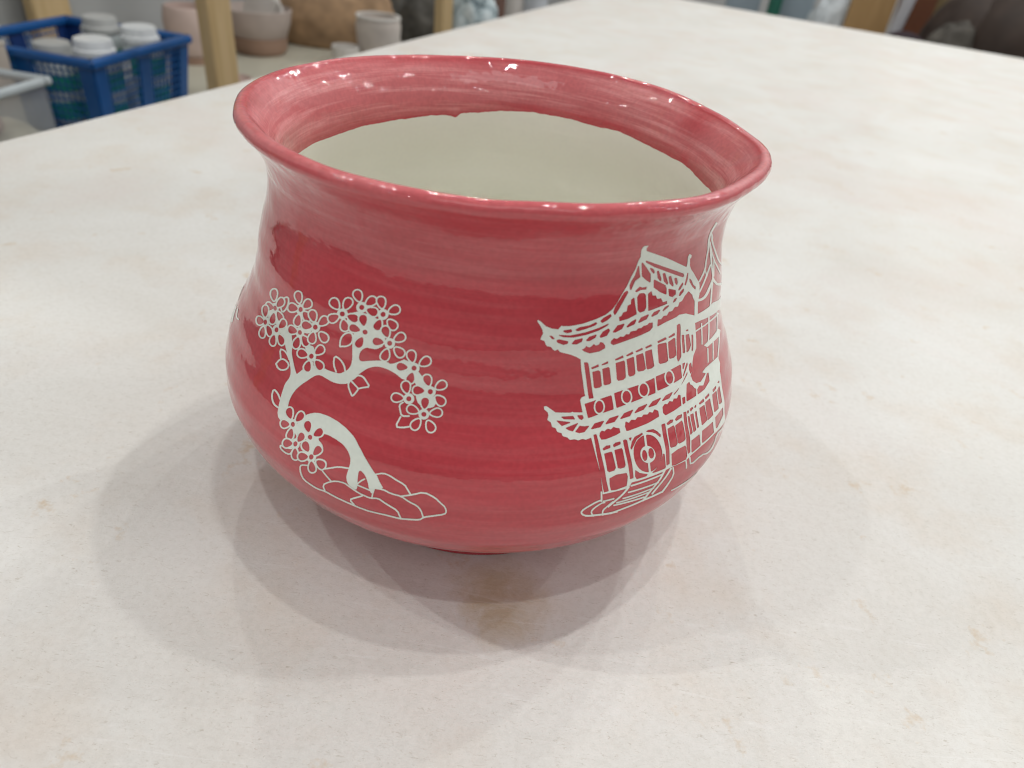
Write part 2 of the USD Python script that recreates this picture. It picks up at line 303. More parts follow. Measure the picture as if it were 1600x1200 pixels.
def band(i0, i1):
    R = i1 - i0 + 1
    idx = np.arange(R * NT).reshape(R, NT); a = idx[:-1]; b = np.roll(idx, -1, 1)[:-1]; c = np.roll(idx, -1, 1)[1:]; d = idx[1:]
    return grid[i0:i1 + 1].reshape(-1, 3), np.stack([a, b, c, d], -1).reshape(-1, 4), NRM[i0:i1 + 1].reshape(-1, 3)
pot = thing('pot', 'glossy red handmade pot with flared rim, cream inside and pale tree and pagoda drawings', 'pot', (*POT, 0.0002))
v, f, n = band(0, n_red - 1)
# the glaze breaks thin and pale along the lip and in brushed places
rowid = np.repeat(np.arange(n_red), NT); n_out = len(rows_outer()); n_lip = len(rows_lip())
lipness = np.exp(-((rowid - (n_out + n_lip * .55)) / 9.0) ** 2)
inside = np.clip((rowid - n_out - n_lip) / 4, 0, 1) * np.clip((n_red - rowid) / 10, 0, 1)
ang = np.arctan2(v[:, 1], v[:, 0])
sm = np.asarray(meshkit.fbm(np.stack([np.cos(ang) * 2.2, np.sin(ang) * 2.2, v[:, 2] * 34], -1), 4))
outneck = np.exp(-((v[:, 2] - .108) / .006) ** 2) * (rowid < n_out)
thin = np.clip(.50 * lipness + inside * (.34 + .75 * np.clip(sm * 2.4 - .1, 0, 1)) + .18 * outneck * np.clip(sm * 2.2 + .2, 0, 1) + .12 * np.clip(sm * 2.4 - .35, 0, 1), 0, 1)
body = raw(pot, 'body', v, f, RED, n, {'thin': thin, 'rim': np.clip(1.0 * (rowid >= n_out - 10) * (1 - .3 * inside), 0, 1)})
v, f, n = band(n_red - 1, len(grid) - 1)
raw(pot, 'interior', v, f, CREAM, n, label='smooth cream coloured inside of the pot')
bt = [(0, 0, .0012)] + [(RS[0] * .985 * math.cos(a), RS[0] * .985 * math.sin(a), .0010) for a in np.linspace(0, 2 * np.pi, 97)[:-1]]
part(pot, 'underside', (np.array(bt), np.array([(0, 1 + (i + 1) % 96, 1 + i) for i in range(96)])), RED, smooth=False)

ART = {
 'blossom': [
  '-12332 4091 -23 -27 -5 -22 11 -18 54 -25 70 -13 63 0 30 5 43 12 37 18 25 20 -17 -34 -56 -18 -48 -26 -107 -11 -67 -15 -70 -24 -58 -29 -26 -19 -26 -32 76 24 9 13 26 18 35 16 41 13 45 10 85 8 61 -2 18 -5 15 20 38 19 22 5 40 1 22 -13 1 -10 -4 -12 -27 -21 -20 -8 -43 -8 -19 1 -22 11 -14 -13 -53 -31 -76 -33 8 -19 56 22 51 24 18 -2 -40 -26 -27 -25 -30 -43 -5 -22 1 -5 36 -5 28 -11 25 -24 58 3 75 19 46 21 30 22 15 22 3 26 23 -3 42 0 12 24 -44 3 -48 20 -36 40 8 20 14 8 22 7 62 8 34 1 63 -6 22 -8 13 -16 51 13 -20 24 -56 16 -80 1 -79 -11 1 26 83 34 40 21 36 24 25 24 10 17 0 26 -15 17 -26 11 -39 5 -53 -5 -59 -16 -49 -22 -36 -24 -33 -31 19 48 -7 42 -22 18 -22 8 -42 3 -57 -7 -65 -18 -63 -25;-12202 4135 38 12 36 6 31 -1 23 -7 15 -13 7 -17 -5 -40 -20 -36 -29 -21 -20 -5 -24 -1 -56 7 -56 17 -19 13 -3 34 18 19 28 18;-11808 4134 26 -4 20 -9 10 -13 0 -16 -10 -17 -20 -18 -60 -34 -67 -27 -51 -13 -17 0 -13 16 10 34 31 42 50 38 30 12 31 8;-12016 3734 -32 -7 -33 -4 -30 2 -24 6 -16 12 -1 34 29 41 39 32 19 10 18 6 34 -4 33 -20 25 -31 4 -18 -4 -17 -12 -16 -21 -14',
  '-12597 3778 -16 -24 2 -15 46 -30 78 -16 68 -5 29 1 -95 -12 -56 -12 -88 -30 -47 -26 -21 -23 -3 -20 14 -16 27 -12 40 -7 34 -1 55 5 81 18 50 17 73 36 8 -1 -44 -29 -32 -37 -9 -37 12 -21 17 -10 32 -9 40 -4 66 5 55 13 47 19 28 20 11 20 -5 30 34 -4 42 1 22 3 43 10 41 50 45 28 -30 5 -27 11 -24 28 -93 2 -76 -9 -8 19 -27 19 -43 11 -57 -1 22 47 -4 40 -30 33 -30 9 -66 1 -37 -6 -68 -18 -66 -27;-12467 3824 38 11 38 6 33 0 44 -18 10 -16 5 -37 -10 -31 -24 -19 -42 -6 -61 5 -65 15 -24 11 -15 30 14 17 25 17;-12623 3573 -5 29 16 15 28 15 37 12 42 9 85 10 66 1 23 -5 6 18 13 10 39 13 22 3 36 -5 18 -15 -6 -19 -29 -17 -41 -8 -21 1 -29 9 -8 -13 -40 -27 -61 -30 -36 -12 -37 -8 -37 -4 -33 2;-11924 3626 -10 -14 -18 -13 -23 -10 -28 -5 -29 -1 -58 10 -47 22 -28 22 0 18 12 7 21 6 60 8 69 0 31 -4 42 -18 7 -13;-12202 3489 -31 -6 -33 -2 -30 2 -24 7 -17 10 -8 14 9 34 28 33 33 21 17 4 35 -4 38 -19 30 -28 7 -31 -10 -14 -18 -12',
  '-11670 3922 -53 -15 -42 -21 -23 -16 -40 -48 -12 -40 -41 -12 -33 -16 -25 -19 -13 -20 0 -26 15 -16 24 -12 40 -8 -41 -25 -36 -38 -15 -39 8 -22 19 -15 31 -9 39 -4 46 2 29 5 43 14 18 8 27 19 13 20 2 15 -12 32 44 -17 32 -5 57 1 46 10 35 17 24 18 13 20 3 19 -8 18 -19 14 -27 10 -33 6 -67 3 -42 -3 -55 -10 4 23 -8 18 72 29 40 23 28 21 15 17 12 22 -4 25 -12 12 -23 12 -46 7;-11618 3899 20 -9 12 -12 2 -15 -6 -16 -16 -17 -22 -16 -56 -28 -52 -18 -20 -4 -16 1 -10 5 -7 23 11 36 30 38 22 16 27 12 28 6 28 2;-11766 3737 3 -19 -7 -9 -28 -16 -37 -6 -33 6 -11 7 -4 9 9 19 29 17 38 6 18 -2;-11505 3639 -17 -12 -23 -9 -25 -5 -26 0 -27 5 -24 8 -40 24 -22 24 2 18 12 6 19 5 54 5 62 -2 27 -5 22 -8 14 -11 6 -14 -3 -14;-11820 3522 -30 0 -26 3 -21 8 -13 11 -5 15 3 17 23 34 31 27 16 8 16 3 30 -5 31 -21 24 -30 5 -15 -2 -16 -11 -14 -18 -11 -25 -9',
  '-11455 4327 -15 -23 -2 -17 8 -19 22 -18 25 -12 58 -16 51 -3 32 5 -41 -25 -64 3 -81 -7 -47 -12 -48 -19 -40 -24 -25 -26 -9 -24 4 -20 18 -16 31 -9 59 0 48 9 45 13 43 15 61 29 42 -10 -43 -29 -41 -43 -23 -43 2 -26 17 -17 32 -10 65 -1 60 14 28 12 31 19 -9 21 5 22 17 24 18 14 -12 23 29 -12 40 18 -21 6 -38 23 -20 24 3 20 12 8 19 6 55 10 34 3 9 21 -82 -11 -1 10 81 27 37 16 32 19 19 16 16 21 4 22 -9 18 -26 17 -31 8 -41 0 -43 -8 -39 -15 -32 -18 -21 -17 -23 -25 -25 -42 -46 -9 32 26 19 40 -1 41 -10 19 -20 15 -21 8 -37 4 -62 -7 -45 -14 -27 -13;-11362 4357 30 8 30 4 26 -2 21 -7 14 -12 8 -16 -1 -37 -14 -31 -10 -12 -14 -7 -16 -4 -19 0 -48 9 -46 19 -16 13 -8 15 2 16 12 16 21 15;-10990 4351 22 -7 16 -10 7 -13 -1 -15 -11 -16 -19 -15 -55 -28 -60 -20 -44 -7 -14 2 -7 17 13 31 31 38 20 17 24 14 26 9 27 4;-11577 4085 -4 15 5 17 16 18 23 16 30 13 35 9 36 5 69 1 49 -8 17 -13 -18 -20 -50 -28 -70 -27 -36 -10 -34 -6 -30 0 -23 6;-11160 4191 -5 -21 -11 -10 -33 -16 -18 -4 -34 3 -17 14 5 21 27 19 18 7 36 4 16 -3;-11227 3961 -30 -7 -30 -2 -25 3 -19 8 -10 13 6 36 31 41 38 31 17 9 16 5 29 -5 26 -22 17 -32 1 -18 -6 -18 -14 -17 -21 -14|-10908 4113 -30 7 -18 -15 38 0',
  '-11508 3792 34 -7 42 -1 32 4 46 11 41 13 67 30 34 -11 -33 -22 -37 -39 -19 -40 2 -19 12 -17 25 -12 33 -7 40 1 40 6 39 13 45 32 14 30 -3 28 27 -11 35 -6 25 0 40 6 49 20 26 19 17 21 3 9 -37 -2 -17 -25 -19 -13 -23 -10 -25 -5 -25 0 -24 6 -21 9 -33 26 -15 26 0 10 6 9 12 7 18 5 52 5 40 -2 5 22 -61 -1 -31 -4 0 28 -21 23 -47 -1 -43 13 -32 -8 -23 -8 -45 -26 -58 6 -47 -1 -34 -4 -45 -10 -45 -17 -38 -23 -27 -30 -4 -22 6 -15;-11492 3839 4 17 14 16 22 15 28 12 32 7 35 4 65 -1 46 -9 16 -14 -17 -20 -47 -24 -64 -24 -34 -9 -31 -4 -28 1 -22 7 -14 11;-11098 3924 7 -18 -13 -20 -30 -15 -35 -5 -27 8 -7 8 -2 10 14 21 31 15 36 5;-11177 3695 -28 0 -24 4 -18 8 -11 12 -2 16 6 18 27 36 34 29 16 8 15 4 28 -6 25 -23 17 -31 2 -17 -5 -17 -12 -14 -19 -13 -24 -9',
  '-11007 4213 -13 -23 -1 -16 11 -19 20 -16 57 -21 51 -8 26 0 -14 -11 -63 7 -38 -1 -51 -7 -46 -13 -41 -19 -30 -22 -17 -24 -5 -22 5 -15 17 -16 29 -10 52 -1 42 7 41 11 38 14 65 30 33 -11 -36 -24 -42 -39 -25 -42 0 -26 13 -18 17 -9 33 -7 50 1 40 8 26 10 32 18 27 28 8 21 -4 38 -21 33 -22 17 43 20 30 25 15 28 -2 24 55 15 68 29 30 19 18 15 14 18 -31 8 -11 -19 -18 -16 -24 -14 -58 -24 -51 -14 -19 -2 -13 2 -8 17 12 31 29 38 20 17 23 13 25 9 26 4 33 -4 7 23 -26 1 -38 -4 -39 -13 -34 -19 -27 -21 -21 -25 -26 -50 -37 -4 10 14 12 34 -3 40 -10 18 -18 15 -27 10 -36 3 -56 -8 -40 -14 -26 -13;-10924 4243 28 9 29 4 25 -1 21 -7 15 -11 8 -16 3 -35 -10 -32 -9 -11 -12 -7 -15 -4 -19 -1 -47 8 -47 17 -17 12 -9 15 1 15 10 16 19 16;-11114 3995 -5 15 5 17 14 17 21 15 28 12 32 8 34 4 64 0 46 -9 12 -6 4 -7 -4 -9 -13 -11 -46 -26 -65 -25 -33 -9 -32 -4 -27 1 -22 6;-10717 4092 0 -10 -16 -21 -31 -14 -35 -4 -25 9 -6 9 6 20 25 19 17 6 35 3 14 -3;-10801 3867 -28 -5 -28 0 -23 4 -16 9 -8 13 0 17 9 19 32 38 37 29 17 8 15 4 13 -1 13 -6 22 -23 13 -33 0 -18 -8 -17 -14 -16 -20 -12|-10412 4044 -15 17 -31 14 -31 5 -63 2 -61 -8 -26 -7 -27 -14 -18 -20 -2 -18 7 -16 30 -31 23 -14 28 -10 24 -4 36 0 51 11 32 16 18 14 23 27 5 16;-10449 4005 -13 -15 -18 -14 -23 -10 -25 -6 -26 -1 -24 5 -21 8 -33 25 -17 26 0 10 5 9 12 7 18 5 51 7 59 -1 25 -5 20 -8 12 -12 3 -14',
  '-10565 3918 -38 -8 -24 -9 -38 -23 -37 -41 -18 -49 -40 -5 -32 -10 -27 -14 -19 -16 -41 8 -64 4 -38 -3 -40 -8 -50 -20 -27 -20 -11 -15 -5 -21 11 -23 22 -14 31 -8 38 -1 39 4 30 7 69 23 39 21 40 -16 -31 -20 -33 -34 -17 -36 1 -19 12 -16 22 -13 30 -7 36 -2 36 4 35 11 28 15 19 19 8 24 -9 35 -23 30 -23 15 40 19 14 -27 35 -25 50 -20 31 -5 47 2 34 10 27 14 19 18 9 14 3 20 -7 18 -18 15 -33 11 -31 5 -66 0 -53 -8 -31 -10 4 23 -6 16 54 15 61 28 22 13 22 19 13 21 0 27 -12 17 -15 10 -37 11;-10521 3892 15 -11 9 -12 0 -15 -9 -15 -16 -15 -22 -14 -52 -23 -48 -13 -18 -2 -12 2 -10 16 7 30 24 36 18 16 21 14 24 9 24 4 24 -1;-11074 3673 2 15 11 15 19 13 25 10 29 6 31 3 61 -3 44 -10 16 -13 -3 -8 -11 -9 -41 -22 -57 -20 -31 -7 -29 -3 -26 2 -20 7 -14 10;-10697 3745 9 -17 -11 -19 -26 -13 -33 -4 -26 8 -7 8 -3 9 12 19 27 14 33 3;-10429 3669 -9 -14 -15 -13 -19 -9 -23 -6 -24 -1 -24 4 -23 7 -38 22 -22 22 0 17 10 7 16 5 48 7 57 0 25 -4 21 -7 14 -10 7 -13;-10740 3536 -25 -4 -26 1 -22 4 -16 9 -10 12 -2 15 6 16 24 33 31 25 15 7 13 3 13 -2 13 -5 24 -22 16 -30 2 -16 -4 -15 -11 -13 -18 -11',
  '-10548 4452 4 -20 17 -16 26 -11 31 -7 34 -4 67 0 51 6 22 9 -18 -21 -6 -23 -50 -8 -73 -21 -29 -13 -31 -17 -22 -21 -11 -22 5 -26 12 -12 25 -12 33 -6 51 4 37 10 27 12 31 18 25 20 21 22 18 25 45 1 -22 -27 -9 -21 -5 -38 7 -23 16 -17 26 -12 33 -4 36 2 26 6 34 13 30 20 -18 16 -6 -8 -19 -13 -25 -10 -26 -6 -26 -1 -22 4 -17 9 -11 13 -4 34 11 34 19 23 12 6 15 3 36 -7 39 -18 24 -20 18 23 -39 24 -42 14 -22 2 27 18 45 -21 28 -8 43 -6 41 11 55 2 21 9 22 18 -18 18 -6 -9 -15 -13 -21 -10 -25 -6 -27 -2 -28 2 -51 11 -35 16 -9 7 -1 8 7 8 14 8 46 16 60 12 29 2 26 -1 20 -6 8 -6 13 21 -32 9 -33 1 -29 -2 -69 -13 -61 -22 -14 16 -22 12 30 15 44 31 30 34 7 19 -8 24 -20 15 -28 9 -24 3 -36 -1 -36 -6 -33 -13 -25 -17 -17 -24 -4 -36 14 -34 15 -16 -36 -11 -22 -10 8 13 1 13 -13 28 -13 15 -42 27 -40 9 -26 2 -39 -4 -47 -15 -22 -12 -24 -19;-10488 4487 22 12 26 8 27 4 27 -2 23 -6 21 -10 29 -26 12 -26 -2 -10 -6 -7 -13 -6 -19 -4 -53 -2 -60 5 -26 6 -20 9 -11 12 -1 14 8 15;-10137 4572 27 1 25 -3 19 -7 12 -11 4 -13 -4 -15 -11 -16 -36 -30 -38 -23 -17 -5 -14 -2 -12 2 -11 7 -16 24 -6 33 4 16 10 15 17 12 22 10;-10165 4409 16 -14 -6 -19 -23 -16 -34 -8 -30 4 -10 7 -5 8 5 19 24 16 33 7;-10467 4230 -19 8 -12 12 -3 15 6 15 15 15 24 14 28 12 64 18 53 8 18 0 12 -4 4 -7 -2 -10 -20 -30 -39 -34 -24 -15 -26 -12 -28 -7 -27 -1',
  '-10081 4663 -8 -19 3 -14 13 -17 21 -14 29 -13 50 -14 31 -4 28 1 -19 -13 -10 -11 -7 -12 -2 -18 4 -11 14 -15 29 -14 39 -6 43 4 39 12 30 18 22 -14 47 -17 56 -10 33 0 42 9 28 13 15 12 -7 21 0 11 15 25 -15 13 -27 10 -32 5 -63 -4 41 17 26 19 -18 17 -9 -11 -17 -12 -48 -20 -27 -7 -47 -8 -17 0 -12 3 -6 6 -1 9 11 26 25 31 18 13 21 10 24 6 23 2 23 -4 20 -7 9 -7 11 21 -21 8 -31 5 -34 -1 -42 -11 -27 -13 -35 -31 -14 -19 -12 -30 -35 1 -31 -5 13 14 5 16 -1 34 -19 34 -26 17 -20 6 -34 4 -46 -4 -33 -10 -21 -11;-10013 4684 24 7 26 2 24 -2 20 -6 16 -11 10 -14 9 -30 -5 -27 -6 -9 -10 -6 -13 -3 -18 1 -44 8 -45 17 -18 11 -11 13 -2 13 7 13 14 13;-9792 4539 -4 -17 -22 -15 -15 -4 -16 -1 -29 4 -15 14 4 18 22 15 15 4 16 1 29 -5;-9526 4518 -9 -13 -14 -12 -20 -9 -24 -4 -25 -1 -27 3 -48 14 -33 16 -8 8 0 7 6 7 13 7 44 13 56 9 28 1 25 -3 19 -6 13 -10 6 -13',
  '-9865 4442 -15 -20 -3 -14 5 -20 13 -17 21 -17 40 -20 26 -8 22 -2 -33 -21 -40 19 -57 13 -40 2 -37 -4 -35 -11 -29 -16 -15 -14 -14 -21 -2 -26 7 -14 19 -14 29 -9 35 -2 37 3 39 7 57 18 28 12 11 -15 26 -14 -20 -7 -43 -24 -43 -36 -19 -24 -7 -17 1 -20 13 -18 31 -15 30 -5 25 0 34 6 40 18 23 18 14 20 7 21 0 37 -6 19 -16 21 47 12 33 18 22 24 6 19 -1 12 -13 22 -20 12 -35 8 -37 0 14 12 13 19 11 34 1 19 -7 22 -10 13 -21 13 -29 7 -44 1 -25 -5 -31 -10;-9796 4456 25 5 24 0 21 -5 16 -9 10 -13 4 -15 -4 -34 -15 -27 -10 -10 -11 -5 -13 -1 -16 2 -36 14 -35 23 -11 14 -5 14 4 14 11 14 18 11;-10025 4269 9 16 15 14 21 10 25 7 27 2 28 -1 50 -12 34 -15 9 -8 1 -8 -6 -8 -14 -8 -44 -17 -59 -13 -29 -3 -26 1 -21 5 -14 10 -7 13;-9654 4285 -5 -19 -10 -8 -28 -12 -30 0 -12 4 -14 15 5 19 10 8 28 12 30 0 13 -4;-9820 4070 -23 4 -17 8 -9 12 -2 15 6 16 14 17 38 32 39 22 16 6 13 1 11 -3 9 -8 11 -26 -1 -35 -6 -18 -12 -15 -17 -13 -21 -10 -25 -5',
  '-9586 4686 -13 -18 -3 -14 7 -18 14 -17 22 -15 40 -20 27 -8 22 -2 -23 -13 -12 -10 -8 -11 -5 -18 3 -17 8 -10 10 -9 20 -10 -30 -13 -21 -13 -38 -33 -16 -23 -4 -15 3 -19 13 -17 31 -15 31 -4 23 0 33 5 30 13 -5 21 -10 -8 -20 -8 -23 -5 -24 0 -22 4 -17 8 -11 11 -3 14 5 15 26 31 18 14 35 20 15 5 13 1 11 -3 17 -18 10 -29 -1 -18 30 18 -10 36 -17 19 26 5 18 7 29 18 16 22 1 24 38 -2 31 2 57 9 29 8 25 12 20 16 10 18 -1 18 -10 17 -26 17 -19 6 -31 4 -33 -3 -37 -11 -44 -26 -31 -29 -13 -25 -33 9 -39 0 13 11 11 18 9 31 -1 18 -8 21 -10 12 -21 13 -29 7 -43 1 -33 -6 -22 -7;-9520 4698 24 4 24 0 20 -5 16 -9 11 -12 5 -14 -2 -32 -12 -25 -9 -9 -10 -4 -13 -2 -15 3 -37 13 -36 22 -12 13 -5 14 2 13 10 13 17 10;-9143 4637 9 -12 1 -13 -5 -13 -14 -11 -19 -10 -25 -7 -53 -9 -45 -1 -15 2 -9 5 -3 6 2 10 19 24 35 26 21 11 22 7 23 2 22 -1 19 -7;-9368 4536 -4 -17 -21 -14 -14 -4 -15 -1 -27 6 -14 14 4 17 21 14 15 4 15 1 26 -6|-9101 4461 -13 17 -27 15 -27 8 -54 7 -52 0 -22 -4 -21 -8 -15 -15 -1 -20 18 -31 39 -4 -16 16 -13 24 0 10 5 7 10 5 36 4 50 -3 47 -11 18 -9 10 -12 2 -13 -5 -13 -12 -13 -17 -11 -21 -7 -22 -3 -32 6 13 -22 11 -1 42 5 28 11 17 10 21 23 5 13',
  '-9418 4386 -9 -20 0 -14 10 -19 17 -15 24 -15 43 -17 27 -5 25 -1 -19 -13 -15 -20 -33 16 -52 11 -58 2 -41 -8 -31 -12 -22 -18 -14 -20 -4 -15 4 -20 13 -17 22 -12 30 -6 34 0 38 7 55 19 28 13 30 21 20 -21 14 -7 24 -6 -29 -10 -22 -12 -39 -35 -16 -19 -10 -22 -3 -15 5 -20 16 -16 32 -13 30 -4 24 2 30 7 28 13 20 19 12 20 4 22 -2 22 -14 32 -13 16 -22 12 28 4 19 6 16 7 21 15 14 18 6 12 -3 27 39 1 52 10 33 10 27 13 23 16 14 19 4 20 -4 13 -14 17 -28 15 -20 5 -31 1 -32 -6 -34 -14 -37 -30 -26 -34 -8 -24 -36 5 -36 -3 12 14 7 16 3 36 -14 36 -21 18 -18 8 -29 6 -42 -3 -31 -9 -19 -10;-9356 4405 22 6 23 2 22 -4 17 -7 13 -12 8 -14 4 -33 -7 -28 -7 -9 -9 -6 -13 -2 -15 1 -38 11 -39 19 -14 13 -8 13 -1 14 8 14 14 12;-8993 4380 16 -9 11 -12 4 -13 -3 -14 -11 -13 -18 -12 -22 -9 -51 -14 -43 -5 -15 1 -10 4 -4 7 0 10 15 27 29 30 18 13 21 9 22 5 21 -1;-9537 4190 -3 14 4 15 10 14 17 12 22 8 25 4 26 1 52 -6 37 -12 10 -7 3 -7 -3 -8 -10 -9 -38 -19 -52 -18 -27 -5 -25 -1 -21 4 -17 8;-9175 4244 -5 -18 -9 -8 -26 -11 -28 1 -12 5 -12 15 5 18 9 9 26 10 29 -1 11 -4;-9268 4028 -24 -1 -22 3 -17 7 -12 11 -5 14 3 16 9 17 29 32 33 23 14 6 12 1 11 -2 10 -7 16 -25 7 -33 -3 -17 -8 -16 -13 -13 -18 -10|-8918 4184 -15 17 -28 15 -26 7 -54 5 -51 -3 -21 -5 -20 -10 -13 -16 -1 -18 7 -15 27 -32 20 -15 24 -11 21 -6 29 -2 41 7 26 12 16 12 18 24 3 15;-8946 4151 -10 -14 -16 -12 -19 -8 -22 -4 -22 1 -20 6 -19 10 -29 25 -15 25 -1 10 4 8 9 5 15 4 44 3 50 -5 23 -6 17 -9 11 -11 4 -14',
  '-8899 4195 -11 -19 -2 -15 6 -20 13 -18 40 -28 37 -16 22 -3 -25 -20 -12 -19 -12 10 -19 9 -50 12 -58 3 -38 -7 -28 -12 -21 -17 -12 -20 -3 -14 4 -20 13 -17 22 -12 29 -7 31 0 36 6 51 18 40 21 16 15 14 -18 16 -10 -35 -26 -29 -32 -11 -23 -2 -16 3 -15 27 5 -3 11 2 15 8 16 27 30 30 22 14 5 11 2 11 -3 9 -7 15 -25 8 -33 -3 -16 -7 -15 -12 -13 -17 -8 -11 -3 12 -15 6 1 32 16 16 18 7 15 3 20 -2 22 -6 18 -17 27 36 15 13 10 14 17 6 18 -1 12 -11 23 30 -7 51 4 55 13 25 11 22 14 16 17 7 20 -4 20 -17 22 -15 9 -26 9 -29 2 -38 -7 -25 -12 -18 -12 -33 -34 -18 -36 -1 -10 5 -12 -35 13 -39 2 12 14 7 15 7 34 -1 19 -8 23 -10 13 -19 13 -27 9 -39 0 -30 -7 -19 -8;-8839 4210 22 4 22 0 19 -5 15 -10 10 -13 5 -15 -1 -34 -11 -28 -8 -9 -9 -5 -12 -2 -14 3 -34 14 -33 23 -11 14 -6 15 2 14 9 14 15 11;-8491 4165 10 -12 4 -14 -4 -14 -11 -13 -17 -11 -21 -9 -48 -12 -42 -4 -14 2 -10 4 -4 7 1 10 15 27 27 30 18 12 20 9 21 4 21 -1 19 -5;-9044 4001 3 15 9 14 15 11 20 8 24 4 25 0 49 -7 35 -13 10 -6 4 -8 -3 -8 -10 -8 -35 -19 -47 -16 -25 -5 -24 0 -20 3 -16 9 -10 12;-8699 4044 3 -18 -13 -17 -11 -6 -27 -4 -24 7 -8 7 -4 18 14 17 11 6 28 4 23 -7',
  '-8582 3963 -10 -20 -1 -14 7 -20 14 -17 41 -28 37 -15 16 -4 -18 -14 -9 -14 -12 8 -38 14 -53 10 -28 0 -29 -3 -35 -14 -19 -15 -9 -14 -5 -19 5 -19 18 -21 24 -11 19 -4 37 0 52 11 46 18 29 20 17 -18 28 -13 35 -5 26 3 17 4 29 15 18 20 6 23 -8 24 21 -4 28 1 48 7 27 7 24 10 21 14 19 23 3 19 -4 14 -17 22 -16 9 -25 9 -38 2 -27 -6 -20 -9 -22 -14 -18 -17 -24 -35 -6 -16 1 -16 -26 9 -36 3 8 11 9 29 -1 38 -8 22 -11 13 -19 14 -27 8 -38 0 -21 -4 -26 -11;-8524 3977 21 4 21 0 19 -5 15 -9 10 -13 6 -16 1 -33 -9 -28 -7 -8 -9 -5 -11 -2 -14 3 -34 13 -33 23 -12 14 -6 14 1 15 8 13 14 11;-8184 3930 10 -12 4 -14 -3 -13 -10 -13 -17 -11 -20 -8 -47 -12 -41 -3 -14 2 -9 4 -4 7 1 10 13 26 26 29 18 12 19 9 20 4 20 -1 19 -6;-8706 3783 2 14 9 14 14 10 20 7 22 4 24 -1 47 -8 35 -13 10 -7 3 -7 -3 -7 -9 -8 -33 -17 -46 -15 -23 -3 -23 0 -20 4 -15 8 -10 12;-8379 3816 3 -17 -12 -16 -11 -6 -26 -3 -24 7 -7 7 -4 18 13 16 11 5 26 4 23 -8|-8133 3743 -15 17 -27 15 -25 7 -51 7 -46 -1 -20 -5 -17 -8 -12 -16 1 -16 7 -15 28 -31 19 -13 23 -12 19 -6 28 -3 37 6 24 10 14 10 15 22 2 14;-8157 3713 -9 -13 -14 -10 -17 -7 -20 -3 -20 2 -20 6 -18 9 -29 25 -15 24 -2 9 4 7 8 5 14 3 40 2 47 -6 22 -7 17 -9 11 -11 4 -13',
  '-8922 3838 -14 -25 1 -20 9 -17 16 -15 37 -23 24 -9 34 -8 -18 -15 -7 -12 -25 11 -24 6 -54 7 -36 -2 -23 -4 -26 -10 -21 -15 -14 -24 -1 -13 6 -18 15 -15 31 -14 29 -3 29 2 28 5 48 17 23 12 21 15 15 -13 14 -7 33 -8 35 1 34 10 20 12 14 15 8 16 -1 17 -12 21 -25 16 -32 8 -29 0 13 26 4 32 -11 37 -13 16 -29 16 -28 5 -21 0 -37 -9 -19 -9;-8847 3853 21 0 20 -4 15 -9 11 -12 7 -15 2 -33 -7 -27 -7 -9 -9 -5 -11 -1 -15 2 -35 12 -35 21 -12 13 -7 14 0 14 8 13 14 12 19 9;-9037 3650 1 14 7 13 14 11 19 8 22 4 25 1 49 -6 36 -11 11 -6 4 -7 -2 -7 -9 -8 -32 -18 -45 -16 -23 -4 -23 -1 -21 3 -16 7 -12 10;-8710 3687 -4 -17 -7 -7 -24 -9 -26 2 -11 4 -13 14 4 17 8 8 24 9 26 -1 11 -5',
  '-8539 3731 -19 -16 -7 -13 -3 -23 5 -18 21 -30 16 -14 21 -13 -24 -11 -16 -14 -21 20 -43 22 -48 12 -36 1 -29 -6 -24 -11 -17 -16 -9 -17 -1 -19 9 -17 18 -14 17 -7 34 -6 52 2 53 10 34 14 9 -21 9 -9 17 -10 -16 1 -19 -4 -41 -14 -41 -25 -14 -12 -11 -16 -2 -24 9 -16 18 -14 16 -7 34 -7 28 1 27 7 21 12 15 15 10 16 7 34 -3 27 -7 11 -9 8 20 -3 26 1 17 3 22 9 19 12 8 10 8 16 0 15 9 -7 17 -6 40 -8 54 -1 33 4 27 8 21 13 13 16 4 13 -4 23 -9 12 -18 13 -24 10 -37 3 -27 -4 -22 -7 -45 -22 -30 -23 -8 -11 -2 -10 -21 18 -31 11 19 15 12 14 17 34 3 22 -3 14 -12 17 -19 14 -35 9 -21 1 -28 -4;-8481 3730 22 0 18 -5 15 -9 9 -12 3 -14 -2 -15 -15 -30 -20 -23 -11 -6 -10 -3 -11 1 -12 6 -24 19 -19 28 -4 15 1 15 8 13 13 10 19 7;-8748 3570 2 14 7 13 13 10 17 8 21 3 22 -1 23 -4 40 -16 28 -17 7 -8 0 -7 -5 -6 -11 -6 -38 -11 -48 -5 -23 0 -21 4 -17 7 -11 10;-8197 3623 8 -12 3 -14 -4 -12 -10 -12 -16 -8 -20 -6 -23 -2 -47 1 -38 7 -12 5 -6 6 0 7 6 8 26 20 38 19 22 7 22 2 20 -1 17 -6;-8426 3558 -4 -16 -8 -7 -23 -8 -25 2 -11 5 -12 14 4 16 8 7 23 8 25 -2 11 -4;-8587 3385 -20 4 -16 8 -12 10 -5 11 1 13 8 13 14 12 36 21 35 13 14 2 11 -1 7 -5 6 -8 3 -25 -7 -30 -8 -14 -13 -11 -16 -8 -18 -5|-8231 3434 -5 18 -17 19 -19 12 -43 17 -43 8 -19 1 -21 -4 -17 -12 -8 -14 0 -15 10 -34 10 -16 15 -15 15 -10 24 -9 36 -2 26 4 18 7 25 16 9 12;-8267 3412 -14 -10 -18 -6 -19 -3 -19 2 -18 5 -15 10 -11 12 -14 29 -3 25 3 8 7 6 10 3 14 0 37 -8 40 -15 16 -10 11 -12 5 -12 -3 -13',
